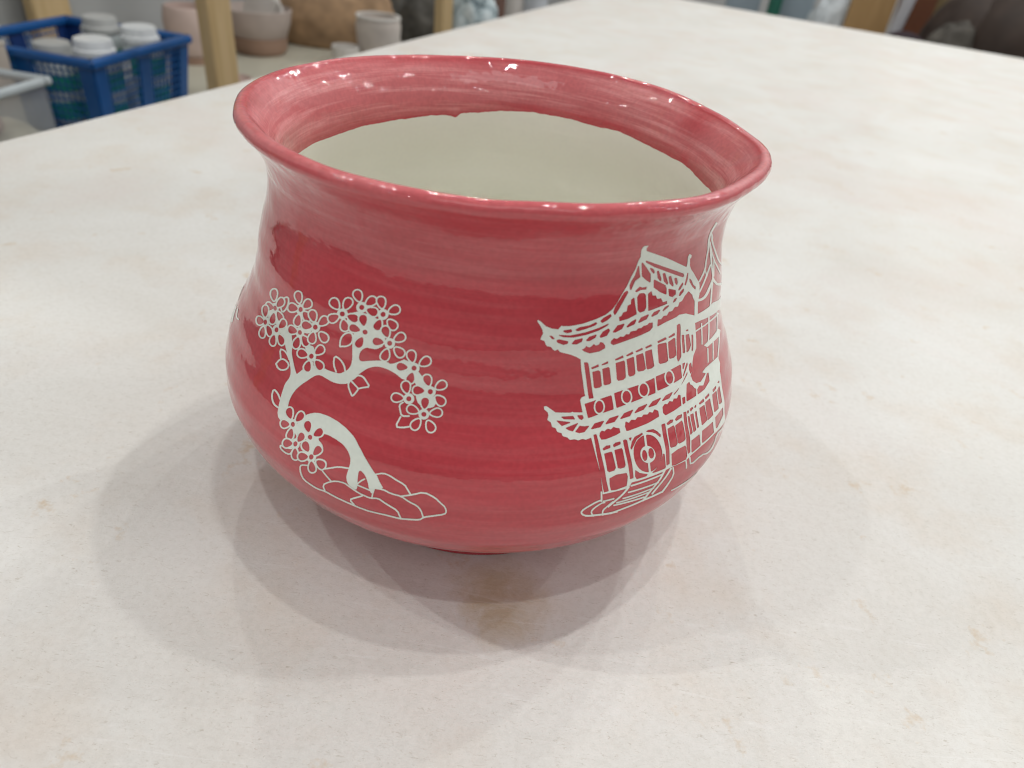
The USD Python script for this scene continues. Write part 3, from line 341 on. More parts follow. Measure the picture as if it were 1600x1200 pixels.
  '-10924 3034 1 -19 8 -13 17 -15 24 -11 29 -9 49 -7 31 0 21 4 -11 -18 -35 2 -56 -5 -42 -11 -34 -16 -25 -20 -15 -22 -5 -22 3 -15 14 -22 15 -9 26 -7 46 3 34 10 30 15 47 31 25 23 10 -4 -17 -17 -28 -36 -19 -45 0 -27 6 -15 13 -12 36 15 -16 12 -6 14 1 18 16 39 38 46 12 8 11 3 11 -1 11 -6 20 -23 12 -34 -5 -36 -11 -16 -13 -11 31 -2 26 33 5 40 -14 38 -22 26 25 18 17 25 2 25 -14 26 25 9 42 23 24 19 17 18 10 19 1 19 -9 17 -12 10 -29 13 -30 4 -34 -3 -32 -10 -24 -16 -15 -17 -9 -16 -8 -38 4 -31 -30 -7 2 30 -14 31 -13 16 -16 14 -22 10 -28 6 -47 -3 -33 -11 -27 -15 -14 -13;-10868 3067 19 10 21 6 21 1 21 -4 17 -8 15 -12 20 -29 7 -27 -9 -18 -10 -4 -15 -2 -41 2 -46 11 -20 9 -14 11 -7 13 0 14 7 14;-10535 3111 17 -7 12 -10 5 -13 -1 -14 -8 -14 -14 -15 -37 -24 -36 -16 -14 -3 -11 1 -13 13 -4 28 6 33 9 16 12 13 16 10 20 5 20 1;-10929 2848 -2 15 4 16 11 15 18 13 22 9 25 7 52 4 40 -3 19 -10 -6 -19 -28 -27 -42 -28 -24 -11 -24 -7 -22 -1 -19 4 -15 9;-10631 2960 9 -16 -8 -19 -22 -14 -13 -3 -26 2 -16 14 -2 9 8 19 22 14 13 3 14 0',
  '-10459 2926 -31 -12 -23 -18 -13 -15 -19 -44 -4 -38 -38 -20 -27 -28 -46 1 -30 -3 -32 -7 -33 -13 -41 -29 -19 -25 -10 -25 -2 -24 8 -21 17 -16 27 -7 34 3 35 11 25 12 37 22 43 33 28 -9 -18 -36 -10 -27 -7 -49 4 -22 12 -18 22 -11 42 2 23 7 34 18 31 24 -18 13 -20 -17 -22 -13 -23 -7 -20 0 -16 6 -10 13 -3 39 5 23 16 43 20 27 10 7 12 2 26 -9 30 -28 23 25 -39 29 15 20 9 22 -3 35 17 10 10 20 21 22 18 12 23 12 8 14 -13 19 -1 31 -8 6 -16 7 -27 5;-10411 2908 16 -7 11 -11 5 -14 -2 -15 -9 -17 -14 -16 -38 -29 -36 -20 -14 -4 -11 1 -12 15 -2 30 9 38 9 17 13 15 16 12 19 6 20 2;-10791 2642 1 19 9 18 14 17 19 14 23 10 26 6 50 4 38 -6 15 -13 -10 -21 -33 -30 -47 -32 -26 -12 -24 -7 -22 0 -17 5 -11 12;-10497 2756 5 -19 -11 -21 -23 -16 -27 -4 -19 10 -5 9 -1 11 12 21 23 16 26 3',
  '-10473 3040 -8 -27 5 -18 12 -16 41 -24 43 -13 30 -4 -13 -19 -4 -19 3 -19 10 -16 15 -11 31 3 27 -4 17 -6 38 15 26 21 15 25 2 25 39 9 54 21 20 11 20 17 13 19 4 19 -9 23 -12 11 -21 11 -26 5 -42 -3 -29 -10 -18 -10 -21 -17 -16 -19 -21 -44 -29 -1 4 35 -9 36 -12 16 -17 13 -24 10 -30 3 -43 -7 -29 -12 -17 -11;-10396 3066 21 4 21 -2 18 -6 14 -10 10 -14 9 -32 -2 -28 -5 -11 -9 -6 -11 -4 -15 0 -37 8 -40 17 -16 11 -9 13 -3 14 4 14 12 14 17 11;-10079 3051 12 -11 5 -13 -1 -14 -9 -14 -14 -12 -20 -12 -46 -16 -40 -9 -14 0 -10 4 -5 16 10 29 23 31 16 14 18 11 19 6 21 1 19 -4;-10238 2933 7 -18 -9 -19 -23 -13 -27 -3 -21 9 -5 8 -2 10 10 19 23 13 26 3',
  '-10433 2779 -2 -23 12 -24 19 -14 19 -8 33 -7 -25 -7 -33 -16 -29 -22 -14 -17 -16 -34 -1 -25 7 -22 11 -12 23 -9 42 1 33 11 32 16 30 18 43 35 34 -9 -17 -38 -13 -53 0 -21 5 -23 20 -22 26 -7 32 4 33 14 32 20 26 26 17 27 6 26 -5 30 36 -14 36 -2 21 5 30 14 33 28 15 24 6 18 0 28 -7 14 -18 15 -31 9 -55 -2 -27 -6 -44 -15 -20 -11 -17 -17 -8 -22 1 -12 -13 6 21 32 5 22 -2 16 40 24 26 21 20 21 13 22 4 22 -6 20 -15 15 -22 10 -28 5 -31 -3 -30 -11 -18 -11 -21 -20 -15 -23 -10 -25 -6 -32 -24 -10 0 32 -16 34 -28 29 -30 11 -32 2 -32 -7 -21 -8 -34 -24 -18 -22;-10395 2796 13 16 19 13 20 9 21 3 20 -2 18 -7 15 -12 20 -31 7 -29 -8 -21 -11 -6 -15 -4 -41 -1 -46 7 -19 8 -14 11 -7 14 0 16;-10084 2863 20 1 19 -4 15 -8 10 -12 4 -14 -4 -16 -11 -16 -35 -32 -41 -24 -33 -11 -11 0 -10 16 2 32 12 38 11 18 15 15 17 11;-10422 2570 -11 11 -5 17 2 19 8 18 15 18 20 14 23 10 52 10 45 -1 28 -9 4 -8 -11 -22 -33 -31 -48 -32 -26 -12 -24 -8 -22 0;-10142 2714 4 -19 -12 -22 -24 -16 -14 -4 -24 4 -12 17 0 11 12 22 24 15 14 3 13 0;-9903 2682 0 -16 -6 -18 -12 -18 -17 -14 -19 -10 -21 -4 -20 1 -20 6 -33 21 -20 24 -1 21 7 8 31 16 46 11 24 2 22 -1 19 -5 13 -10;-10097 2515 -18 -17 -22 -13 -23 -8 -20 -2 -17 6 -11 12 -5 18 0 21 11 46 17 37 10 12 10 7 12 3 27 -9 29 -22 11 -16 7 -18 1 -19 -6 -19',
 ],
 'trunk': [
  '-10938 3949 43 18 32 25 10 14 -1 5 -18 7 -65 -30 -38 -14 -41 -11 -35 -6 14 -11 8 -16|-10955 2886 16 18 17 12 43 19 33 8 31 4 60 -1 11 18 -21 -4 -27 0 -56 8 -50 19 -14 11 -11 17 -1 19 9 20 30 26 -9 21 -7 33 1 31 8 33 14 36 36 60 64 70 41 37 129 101 40 28 39 22 40 15 40 9 46 4 188 -6 70 1 66 6 66 10 66 16 52 16 39 16 37 27 114 108 107 76 57 31 56 23 52 16 47 10 50 6 54 3 99 -5 117 -19 49 -13 85 -30 57 -3 0 27 11 23 29 32 35 26 -16 10 -14 18 -11 -12 -23 -14 -45 -19 -28 -9 -36 -6 -23 -1 -29 5 -30 15 -13 17 -4 14 5 26 10 14 15 13 -81 -32 -46 -7 -37 8 -31 1 -25 -7 -32 -3 -38 4 -62 -9 -186 -44 -98 -28 -31 -4 -20 3 -15 10 -9 17 -2 22 4 28 12 26 21 24 24 19 29 16 27 11 24 5 133 10 30 7 29 11 72 36 15 22 -36 -19 -27 -10 -35 -11 -34 -6 -34 0 -30 6 -22 12 -11 12 -6 25 7 21 11 14 22 18 31 12 41 8 58 -2 52 -11 33 -16 5 12 -5 23 -38 11 -25 11 -22 14 -22 24 -30 -13 -33 -5 -23 0 -38 7 -24 12 -13 17 -3 13 6 25 29 34 42 30 -45 9 -33 -8 -42 -1 -30 4 -55 15 -68 0 -62 -11 -63 1 -96 -31 41 7 36 2 35 -3 23 -7 28 20 39 14 25 5 34 1 39 -9 21 -13 10 -13 7 -22 -1 -19 -11 -34 -13 -19 -14 -12 27 1 20 -2 33 -11 20 -18 6 -24 -10 -25 -25 -23 -36 -17 -37 -8 16 -21 6 -19 0 -37 -7 -21 -14 -20 -23 -18 -40 -18 -34 -6 -25 0 -38 7 -17 8 -16 17 -4 20 10 27 34 37 46 32 42 18 -26 14 -11 15 -53 -21 -55 -13 -20 -22 -6 -31 31 -109 22 -101 5 -47 -2 -38 -9 -35 -16 -30 -24 -27 -32 -22 -75 -42 -46 -13 -113 -12 -69 -6 -61 -3 -52 1 -14 -2 -15 -25 -22 -18 -31 -13 -36 -8 -34 0 -31 5 -23 7 -58 24 -32 32 -26 -10 34 -28 19 -33 2 -19 -5 -18 -14 -19 -36 -21 -35 -11 -25 -3 -47 1 -22 4 -21 10 -74 -69 -16 -13 -11 -3 -21 7 -100 55 -99 73 -34 33 -41 66 -31 11 -16 16 -5 20 5 18 -24 26 -36 28 -43 -10 -46 -4 -40 2 -22 6 -25 19 -6 20 13 29 -15 0 -22 -29 -35 -26 -62 -31 -43 -16 7 -34 24 -1 65 7 42 0 63 -9 32 -13 14 -11 8 -18 -5 -25 77 -48 136 -76 115 -80 27 -26 18 -25 6 -25 -5 -25 -31 -56 -11 -35 0 -78 11 -74 11 -37 43 -126 33 -43 45 -12|-10591 2850 45 -18 8 27 12 22 20 21 28 18 32 9 30 1 27 -5 24 -13 15 26 -50 9 -45 19 -22 16 -9 13 -5 18 8 27 12 13 24 16 39 15 33 4 30 -3 18 -7 23 -16 18 -34 3 -33 -4 -20 29 1 21 44 16 19 21 17 18 10 29 10 31 4 30 -4 28 -13 15 -15 6 -23 67 8 50 0 119 -7 109 -15 42 -12 62 -26 41 -29 18 -19 27 -44 7 -31 1 -40 -22 -135 0 -32 7 -29 11 -28 17 -26 28 -20 74 -21 28 -3 18 12 9 26 3 31 -12 154 2 21 8 14 15 6 22 -2 26 -10 31 -16 25 -20 50 -63 21 -57 13 -30 19 -27 17 -12 15 2 13 8 9 14 15 56 36 22 66 10 22 13 -72 62 -42 47 -21 17 -23 10 -31 21 -119 94 -128 98 -144 91 -50 24 -154 49 -128 25 -66 8 -132 7 -65 -1 -128 -11 -61 -12 -60 -17 -62 -25 -67 -33 -20 -19 7 -14 -1 -19 -13 -23 -38 -33 -65 -35 12 -23 -2 -25 -17 -25 -25 -18|-9997 2866 -22 29 -33 19 -42 11 -17 16 7 16 -40 -15 -39 -9 -2 -25 -15 -25 -26 -21 -38 -15 23 -17 21 -32 6 -20 0 -29 24 10 7 35 20 40 18 20 25 16 30 11 31 3 35 -7 15 -8 14 -15|-8689 3859 14 -16 39 6 53 -4 48 -12 30 -16 9 14 18 14 -16 4 -37 15 -38 25 -14 16 -9 18 0 20 5 10 -27 20 -46 27 -25 -19 -29 -11 18 -29 7 -35 -3 -23 -13 -23|-8634 3705 38 -43 47 -22 -14 21 -5 18 1 18 9 18 19 16 25 11 29 5 27 0 -28 13 -17 18 -29 -20 -43 -17 -31 -8 -38 -4|-8396 3630 70 22 25 34 -4 7 -20 19 -13 16 -7 15 -1 15 -5 6 -14 -9 -23 -8 -26 -5 -25 1 17 -5 14 -9 17 -22 3 -18 -3 -18 -7 -17 -17 -25|-8799 4073 -44 17 -86 9 -70 -32 29 4 58 -3 50 -12 19 -9 12 -10 12 19|-10094 4339 3 -8 40 -19 17 -12 15 11 25 12 -47 7 -50 17|-10730 3828 -37 9 -71 -8 -14 -16 -26 -19 -33 -15 -27 -7 18 -17 45 -4 37 -8 19 16 27 14 32 10 40 5 4 21|-12244 3753 29 -8 5 22 30 43 27 25 40 26 -18 2 -51 -24 -56 -22 2 -31|-11879 3771 39 11 7 28 -42 0 -23 3 -3 -26 -11 -16|-9783 4327 -40 15 -32 21 -22 -18 -21 -9 39 -6 27 -7 43 -20 33 21',
 ],
 'leaf': [
  '-11504 3562 38 8 54 2 57 -9 45 -13 58 -26 18 2 -102 58 -53 9 -68 -2 -73 -15 -14 -6 -6 -7 0 -34 91 -70 25 3 12 11 -84 69',
  '-11458 3363 56 -4 63 5 70 19 54 25 33 31 4 34 -4 6 -48 20 -85 6 -83 -9 -34 -13 10 -10 -5 -8 -24 -6 -18 6 -31 -23 -33 -55 6 -5;-11462 3438 31 23 42 17 59 6 77 -5 34 -15 -1 -24 -23 -22 -47 -22 -47 -13 -48 -4 -44 3 -57 16',
  '-11215 3020 -55 26 -34 33 -12 38 10 8 51 -4 56 -10 76 -26 13 -1 6 2 -6 22 -61 22 -61 12 -70 4 -17 -3 -34 -23 -5 -9 15 -46 39 -37 58 -27 64 -14 99 3 11 2 -7 19 -81 -2',
  '-10225 3794 -6 43 16 11 54 -5 55 -14 48 -21 35 -24 39 -44 25 15 -36 43 -38 26 -50 23 -63 16 -66 6 -14 -2 -40 -28 7 -53 30 -44 75 -52 19 2 7 11 -71 52',
  '-9870 3625 22 -39 53 -42 36 -25 22 -6 13 3 23 14 45 55 15 25 -1 8 -17 19 -144 46 -17 -18 135 -40 13 -14 -31 -47 -24 -26 -8 -5 -35 23 -50 41 -19 34 12 29 -29 -21 -13 -5',
  '-9698 3753 43 3 42 -6 41 -15 79 -41 -3 -8 -93 -29 -66 -25 13 -15 65 25 100 29 8 5 7 22 -4 8 -86 45 -43 17 -51 7 -54 -3 -12 -3 -79 -74 18 2 44 43',
  '-11650 4186 17 -31 -2 -40 -20 -46 -36 -40 -43 -30 -14 -4 -48 26 -49 -22 53 -30 23 0 57 14 70 48 25 29 -15 25 6 23 20 24 26 19 1 19 -25 41 -63 -1 -25 -6 -104 -45 48 -4 67 30',
  '-10034 4022 70 32 40 37 -17 68 9 34 -5 6 -22 7 -49 3 -24 -3 -58 -21 -51 -34 -36 -41 -14 -45 8 -71 7 -6 14 0;-10156 4071 13 39 31 34 38 26 44 17 35 4 29 -7 18 -22 6 -37 -14 -33 -32 -27 -55 -25 -106 -28',
  '-8886 3391 18 -28 14 -5 57 5 56 8 76 19 9 7 -5 8 -7 2 -79 -19 -52 -9 -47 -3 -11 17 37 82 -5 6 -10 1 -12 -6',
  '-8867 3598 42 29 0 6 -7 5 -16 -3 -46 -32 -6 -26 20 -38 12 -5 10 2 5 7 -19 38',
  '-8845 3491 46 -12 8 -1 93 14 9 4 2 7 -5 5 -11 1 -89 -13 -33 8 -29 42 0 -7 -8 -4 -11 0 -7 4',
  '-10824 2606 -37 -21 -9 -12 -5 -32 32 -24 59 -8 62 2 61 13 54 28 11 54 -28 -38 -30 -17 -53 -10 -54 -2 -52 8 -21 15 2 15 9 4 37 2 -16 6|-10595 2638 12 8 5 9 -19 6 -12 -4 -35 -27 -36 -22',
 ],
 'rock_outline': [
  '-9701 2706 67 19 123 21 9 5 4 7 -3 6 -9 1 -124 -21 -71 -19 -178 -78 -24 -31|-9871 2523 72 -41 -58 -37 -61 -47 -22 -53 24 -51 -88 -17 -70 -6 -64 3 -139 16 -49 22 -28 34 -20 37 -10 39 0 33 10 22 38 23 93 34 6 23 -106 -37 -53 -35 -19 -38 -2 -41 10 -45 20 -41 30 -37 54 -26 143 -16 67 -4 74 8 78 17 83 4 179 -14 89 -3 288 -14 160 -1 96 8 198 20 208 2 40 3 249 44 56 19 28 29 51 25 236 71 45 23 16 29 -1 31 -13 35 -23 31 -128 82 -69 26 -89 21 -88 -6 -137 -48 -98 88 -50 19 -128 30 -55 17 -53 10 -54 5 -62 -9 -93 -36 21 -9 78 28 53 8 50 -4 52 -11 54 -16 128 -30 46 -18 88 -80 -127 -39 -7 -4 -29 5 -80 -1 -70 7 -65 13 -61 2 -63 -9 -36 -23 89 12 66 -2 63 -13 73 -7 79 1 69 -13 63 -27 61 -22 60 -16 44 -20 30 -26 26 -37 31 -71 -27 -27 -50 -17 -239 -40 -48 88 -46 32 -169 52 -93 34 -55 -1 -58 -16 12 76 -5 -9 -13 -8 -7 -1 -11 -62 -35 -5 -52 4 -91 9 -46 9 -134 35 -74 23 -57 0 -73 -11 -74 -23 -50 -25 -82 46 -84 50 -32 -13;-8407 2679 82 30 81 5 83 -20 66 -25 122 -79 20 -26 12 -32 0 -23 -9 -15 -37 -18 -233 -69 -33 -15 -33 74 -27 38 -33 29 -48 22 -61 16 -61 21 -72 29 98 30;-8618 2294 -224 -4 -197 -19 -94 -8 -156 2 -69 7 3 7 -3 8 -52 39 2 14 178 105 8 8 1 8 99 -7 47 5 73 21 48 0 89 -34 169 -52 39 -27;-9396 2274 -267 9 -178 14 -39 -2 -30 64 13 30 50 39 61 38 68 35 69 23 72 11 52 0 70 -23 86 -23 50 -12 79 -14 -138 -77 -50 -34 -5 -11 -4 -34|-9121 2593 -191 11 41 43 27 24 40 26 2 7 -9 7 -9 -3 -39 -24 -29 -26 -33 -35 3 -41 118 -4 94 -9',
 ],
 'upper_roof': [
  '-6628 4552 -30 -34 -9 -27 69 -14 26 -35 25 -21 69 -8 37 -28 36 -15 56 13 37 -30 190 -35 121 -35 82 -34 9 -45 58 -1 1 5 9 2 52 -3 11 -7 281 -13 1222 201 547 26 648 -116 2217 -364 -92 141 -1200 258 -289 12 -540 33 24 145 65 93 15 126 -53 49 -162 116 -108 57 -74 59 -15 82 44 10 11 26 -86 25 -57 -24 -5 -71 -22 -44 -699 189 -635 154 -24 35 21 32 -95 7 -33 -14 -13 -32 48 -93 -25 -37 -24 -91 -78 -90 -70 -96 -197 -168 -107 -62 -131 -46 -192 -36 -248 -36 -239 -18 -130 3 -24 7 -22 -13 -33 -26 -116 8 -116 28 -84 46 -59 20 -10 -14 62 -52 38 -40;-5572 4650 4 9 58 28 130 28 12 0 13 -6 8 -12 -3 -8 -77 -35 -101 -25 -15 3;-6044 4580 7 9 68 19 182 12 118 26 16 -2 17 -11 -5 -9 -42 -15 -161 -26 -154 -20 -37 9;-5311 4511 -2 5 3 5 91 59 129 8 12 -1 8 -4 2 -10 -49 -42 -144 -28 -36 2;-6347 4534 8 3 197 -11 297 22 248 34 180 33 8 -1 6 -3 -1 -4 -21 -15 -166 -40 -249 -35 -242 -17 -176 9 -83 18;-6267 4579 11 5 129 8 11 -6 9 -21 -10 -7 -77 -9 -64 14 -10 7;-5574 4477 -4 5 2 6 58 47 105 25 10 0 13 -5 18 -15 1 -9 -59 -48 -115 -14 -13 1;-6510 4530 8 2 39 -6 42 -25 2 -6 -7 -3 -41 2 -43 30;-5839 4458 4 9 56 29 118 15 10 0 11 -5 0 -10 -24 -20 -106 -28 -54 2 -7 2;-6102 4433 -2 5 3 6 47 30 132 13 10 -1 8 -4 2 -9 -19 -25 -90 -23 -77 3;-6384 4478 10 7 40 5 151 -23 9 -4 4 -8 -6 -13 -8 -4 -70 -11 -113 29 -8 6;-5912 4365 5 3 15 0 33 11 25 20 8 -1 33 -15 34 -2 34 12 32 19 8 -2 28 -14 34 -2 35 7 21 22 6 2 56 -12 43 -35 1 -31 -112 -29 -187 -8 -105 28 -43 20;-4531 5150 21 0 68 -19 47 -32 3 -19 -5 -5 -16 -1 -11 3 -55 25 -53 37 -3 5;-4761 5233 22 -5 125 -71 125 -79 19 -88 -12 -8 -21 3 -103 39 -106 49 -62 150 1 6;-4962 4946 -20 51 35 47 62 53 35 98 11 6 15 -2 15 -10 41 -88 20 -26 0 -7 -112 -35 -61 -86 -8 -4 -19 -1;-4839 4917 2 6 99 39 68 -16 100 -3 14 -5 -10 -23 -9 -3 -123 8 -106 -15 -29 8;-4777 4710 -9 136 3 7 43 29 11 4 110 -7 40 -23 8 -9 4 -130 -41 -32 -14 -5 -87 -5 -15 1 -17 7 -30 19;-5297 4706 -19 28 39 53 107 75 79 63 59 15 20 -2 18 -17 -1 -7 -107 -88 -95 -76 -69 -48 -15 -3;-5193 4666 6 5 50 8 29 33 82 7 22 60 71 9 6 47 61 15 13 -1 6 -5 15 -67 37 -108 -2 -4 -191 -32 -178 -11 -8 1 -6 3;-4756 4565 -1 10 60 42 164 16 12 0 15 -6 1 -10 -51 -37 -174 -21 -12 1;-5019 4543 -2 6 5 5 92 39 94 18 9 0 15 -5 3 -11 -35 -37 -8 -3 -148 -19 -12 1;-5357 4393 12 28 53 25 69 -13 66 19 70 -10 53 23 71 -7 31 26 57 1 71 -4 43 19 77 -4 60 18 79 -2 50 19 82 -7 14 -6 -7 -51 -68 -31 -217 -20 -290 -21 -311 -27 -9 1 -49 18;-4679 5244 9 3 13 -1 1143 -277 17 -7 29 -22 1 -10 -28 -10 -27 2 -903 227 -235 74 -18 11;-4335 5088 9 6 23 1 19 -3 10 -6 92 -93 -1 -23 -13 -6 -12 1 -13 4 -74 42;-4167 5043 12 5 39 1 20 -4 10 -5 111 -116 -8 -17 -14 -4 -24 5 -90 45;-3975 4987 14 4 41 0 15 -2 15 -7 82 -103 -10 -16 -15 -3 -25 5 -83 45;-3795 4947 21 4 43 -6 13 -3 12 -7 31 -48 -12 -22 -17 -5 -27 6 -40 26;-4386 5003 24 -2 297 -94 11 -6 38 -43 -8 -55 -10 -6 -24 2 -148 44 -176 72 -12 81;-3973 4846 10 3 17 0 187 -37 13 -10 -5 -41 -102 -19 -91 22 -16 10;-3848 4679 -3 9 45 28 55 3 20 -3 5 -9 -47 -25 -53 -7;-4522 4858 4 4 72 18 14 0 7 -5 23 -46 82 -8 35 -42 92 -5 11 -2 51 -49 93 1 12 -2 7 -7 -3 -26 -183 -7 -301 -13 -10 2 -7 6;-4146 4622 -1 8 56 30 100 9 20 -4 2 -10 -57 -19 -97 -18 -11 0;-4270 4539 12 1 76 -10 70 30 90 -9 56 35 95 -5 80 36 99 -11 44 44 85 3 91 46 136 30 25 -5 110 -56 47 -57 61 -46 -27 -170 -10 -4 -304 84 -211 23 -101 -13 -286 -7 -240 -19 -10 3 -5 6;-4440 4598 0 11 61 32 135 10 14 -2 15 -6 -1 -11 -62 -29 -134 -12 -13 1;-3446 4820 -7 9 54 57 40 61 9 3 16 -1 16 -6 5 -6 -19 -63 -68 -60 -18 -1;-3262 4868 21 -5 52 -24 62 -67 87 -39 -9 -24 -14 -3 -29 7 -94 51 -83 69 -9 31;-3666 4793 -3 8 31 24 109 35 16 0 14 -4 8 -6 -4 -14 -106 -43 -42 -5;-3658 4730 -3 8 43 30 105 21 26 -3 8 -9 -20 -25 -124 -31 -20 2',
 ],
 'upper_storey': [
  '-5891 4113 85 -270 13 -31 -65 -9 -29 -27 42 -139 72 1 -32 82 6 9 201 20 5 -1 2 -4 -26 -19 -17 -30 -1 -33 8 -20 28 0 -9 34 6 25 7 11 22 16 29 8 32 -3 30 -14 12 -10 16 -23 5 -29 29 2 -7 31 -23 31 -17 12 -39 17 -4 5 209 15 14 -2 10 -8 19 -88 53 4 -24 101 2 7 10 3 170 10 6 -2 2 -3 -28 -18 -19 -30 -2 -33 12 -27 29 2 -10 24 -1 14 7 24 9 11 24 15 32 6 36 -5 33 -15 14 -11 18 -25 4 -30 33 1 -7 32 -26 33 -40 25 -29 10 -1 5 253 7 7 -2 2 -4 -21 -29 -3 -18 8 -36 11 -18 33 1 -13 20 -5 28 3 13 14 23 27 16 35 6 40 -7 36 -17 15 -13 19 -26 5 -15 -3 -26 37 0 1 24 -18 37 -17 17 -20 15 -32 17 0 4 205 9 20 -4 11 -11 -3 -108 40 0 -9 124 3 6 12 2 224 -1 9 -3 2 -4 -21 -29 -4 -18 7 -39 11 -18 20 -22 40 -1 -17 15 -16 27 -2 43 28 33 16 7 35 4 24 -4 38 -14 18 -12 25 -26 12 -44 -21 -34 51 -3 13 27 -6 39 -30 38 -22 17 -37 20 -1 4 288 0 27 -8 13 -13 -15 -144 -8 -5 -24 -1 17 -10 67 -16 122 53 9 0 9 -6 -6 -17 -104 -37 56 -14 138 -7 55 47 -28 -11 -13 1 -12 5 -21 50 24 59 62 8 14 -1 15 -6 0 -63 104 133 109 67 -45 232 -69 147 318 -33 387 -38 822 -165 780 -214 -93 104 -2217 364 -648 116 -547 -26 -1222 -201 -281 13 19 -21 125 -399 -5 -6 -72 -1 -7 2 -6 5 -127 423 -58 1;-5240 4191 6 5 146 26 13 -2 6 -5 12 -19 -8 -6 -152 -15 -13 4;-5510 4155 6 6 110 24 11 -1 6 -4 3 -18 -7 -5 -109 -11 -12 2;-5709 4137 6 4 121 24 9 0 8 -5 7 -19 -7 -5 -120 -18 -13 4;-5492 4103 8 4 115 9 14 -4 14 -14 50 -176 -4 -6 -33 -14 -91 -1 -29 18;-5685 4086 9 3 107 8 12 -2 32 -20 47 -170 -4 -6 -33 -14 -92 -2 -29 17;-4574 4253 7 4 128 13 16 -4 16 -19 -7 -7 -130 -9 -17 6;-4799 4238 7 4 135 17 16 -4 14 -17 2 -4 -8 -4 -137 -13 -17 5;-5006 4212 6 5 120 25 10 -1 10 -5 14 -21 -8 -5 -119 -14 -25 8;-4569 4194 11 6 137 3 13 -2 12 -9 72 -213 -53 -18 -105 3 -18 6 -24 22;-4779 4178 10 6 133 5 16 -3 7 -5 14 -19 66 -176 -5 -6 -46 -15 -123 8 -36 26;-4992 4162 9 4 137 9 13 -2 10 -8 49 -205 -33 -19 -79 -3 -17 5 -36 26;-5223 4144 9 3 160 10 15 -4 6 -5 14 -22 32 -181 -4 -6 -43 -20 -109 3 -40 28;-3971 4280 7 5 148 19 16 -2 12 -5 12 -25 -9 -6 -150 -5 -21 6;-4271 4277 8 4 195 15 19 -5 32 -23 -8 -7 -211 -11 -20 6;-3735 4381 8 5 57 7 17 -4 30 -14 10 -9 78 -433 -68 -43 -20 0 -24 11 -34 47;-3965 4213 8 5 155 19 21 -3 29 -16 54 -225 -89 -16 -104 9 -20 7 -19 18;-4258 4225 5 5 28 7 182 -13 19 -6 20 -18 56 -218 -4 -6 -47 -14 -161 12 -52 24;-3416 4256 13 5 50 -3 25 -10 14 -14 -15 -5 -46 5 -26 8;-3176 4146 43 -12 19 -14 15 -208 -6 -4 -22 2 -23 9 -12 10 -29 212;-3410 4193 16 1 87 -10 32 -12 78 -166 -67 -55 -47 -7 -17 2 -23 8 -7 8;-3545 4221 18 1 41 -9 19 -8 6 -7 55 -233 -14 -6 -49 6 -15 6 -10 9 -54 236;-3489 3826 10 3 67 -4 17 -5 7 -5 -72 -60 -18 0 -13 5 -4 6;-3520 3684 175 121 23 -1 14 -9 2 -23 -181 -97 -19 0',
 ],
 'lower_roof': [
  '-6446 3637 -15 -47 61 -30 22 -48 60 -16 27 -38 72 -17 12 -25 28 -11 52 -10 35 -24 14 -5 72 1 67 -16 68 8 68 -13 93 11 3 -8 51 -19 -9 49 7 4 39 1 8 -2 4 -4 26 -78 18 -7 306 10 1497 -14 531 9 688 -15 512 -13 14 40 143 60 -15 100 -60 13 -249 29 -199 22 -279 -16 -96 7 102 -42 -261 -33 -167 30 -115 63 -17 29 -239 61 -115 -40 -7 6 92 41 -75 18 -430 -14 -654 -19 -560 -33 -526 -40 -89 35 7 -12 -2 -4 -28 -17 -11 0 -44 17 -31 34 0 4 5 3 45 -1 -96 37 -10 0 -29 9 -40 -7 -260 17 -128 60 -38 15 -37 -5 7 -29 62 -36;-6221 3614 8 3 192 -5 7 -3 35 -35 -4 -4 -6 -1 -188 15 -42 23;-5423 3466 2 7 79 46 176 9 14 -5 -2 -7 -90 -50 -166 -5;-6302 3576 9 2 221 -30 7 -3 1 -5 -6 -3 -142 -25 -89 57;-5698 3444 1 6 70 46 167 10 13 -5 -1 -6 -74 -51 -164 -5;-6146 3486 6 6 200 35 8 -1 5 -4 -2 -5 -93 -70 -7 0 -65 14 -48 21;-5980 3438 1 6 79 52 84 -13 75 -1 10 -5 -2 -5 -87 -49 -92 -3 -62 14;-5561 3356 15 33 41 20 48 -14 37 15 38 3 49 -13 56 20 49 -17 58 -11 8 -5 6 -40 -6 -5 -89 -15 -188 -17 -87 4;-4821 3504 2 7 89 41 186 7 9 -1 8 -5 -2 -7 -89 -41 -187 -7 -9 1;-5126 3484 2 7 84 44 177 13 15 -5 0 -7 -73 -53 -191 -4;-5032 3439 13 0 53 -20 58 24 81 -15 60 21 84 -13 48 19 86 -14 53 18 69 -19 48 23 9 2 72 -28 6 -5 -2 -57 -8 -4 -265 -21 -424 -12 -38 2 -9 6 -17 47;-3816 3522 -27 6 -6 6 160 38 13 -2 1 -4 -27 -14;-4165 3522 3 7 101 38 174 3 20 -7 0 -7 -99 -46 -181 6;-4504 3514 2 7 108 45 187 3 10 -1 9 -5 -2 -8 -118 -49 -180 2;-4190 3388 13 65 65 21 13 -1 55 -15 65 23 77 -24 46 26 88 -19 54 32 12 -2 47 -19 3 -5 -37 -104 -6 -3 -219 -9 -223 -2 -15 5;-3133 3356 22 50 104 19 138 -38 108 32 135 52 53 -7 18 -5 10 -9 -47 -86 -269 -28 -247 10 -15 3;-3424 3556 8 3 69 4 17 -4 8 -5 14 -31 74 -35 49 -46 44 -19 5 -7 -56 -66 -318 15 -10 9;-3627 3432 13 4 60 -4 15 -3 7 -6 -29 -60 -66 -2 -13 4 -5 7',
 ],
 'lower_storey': [
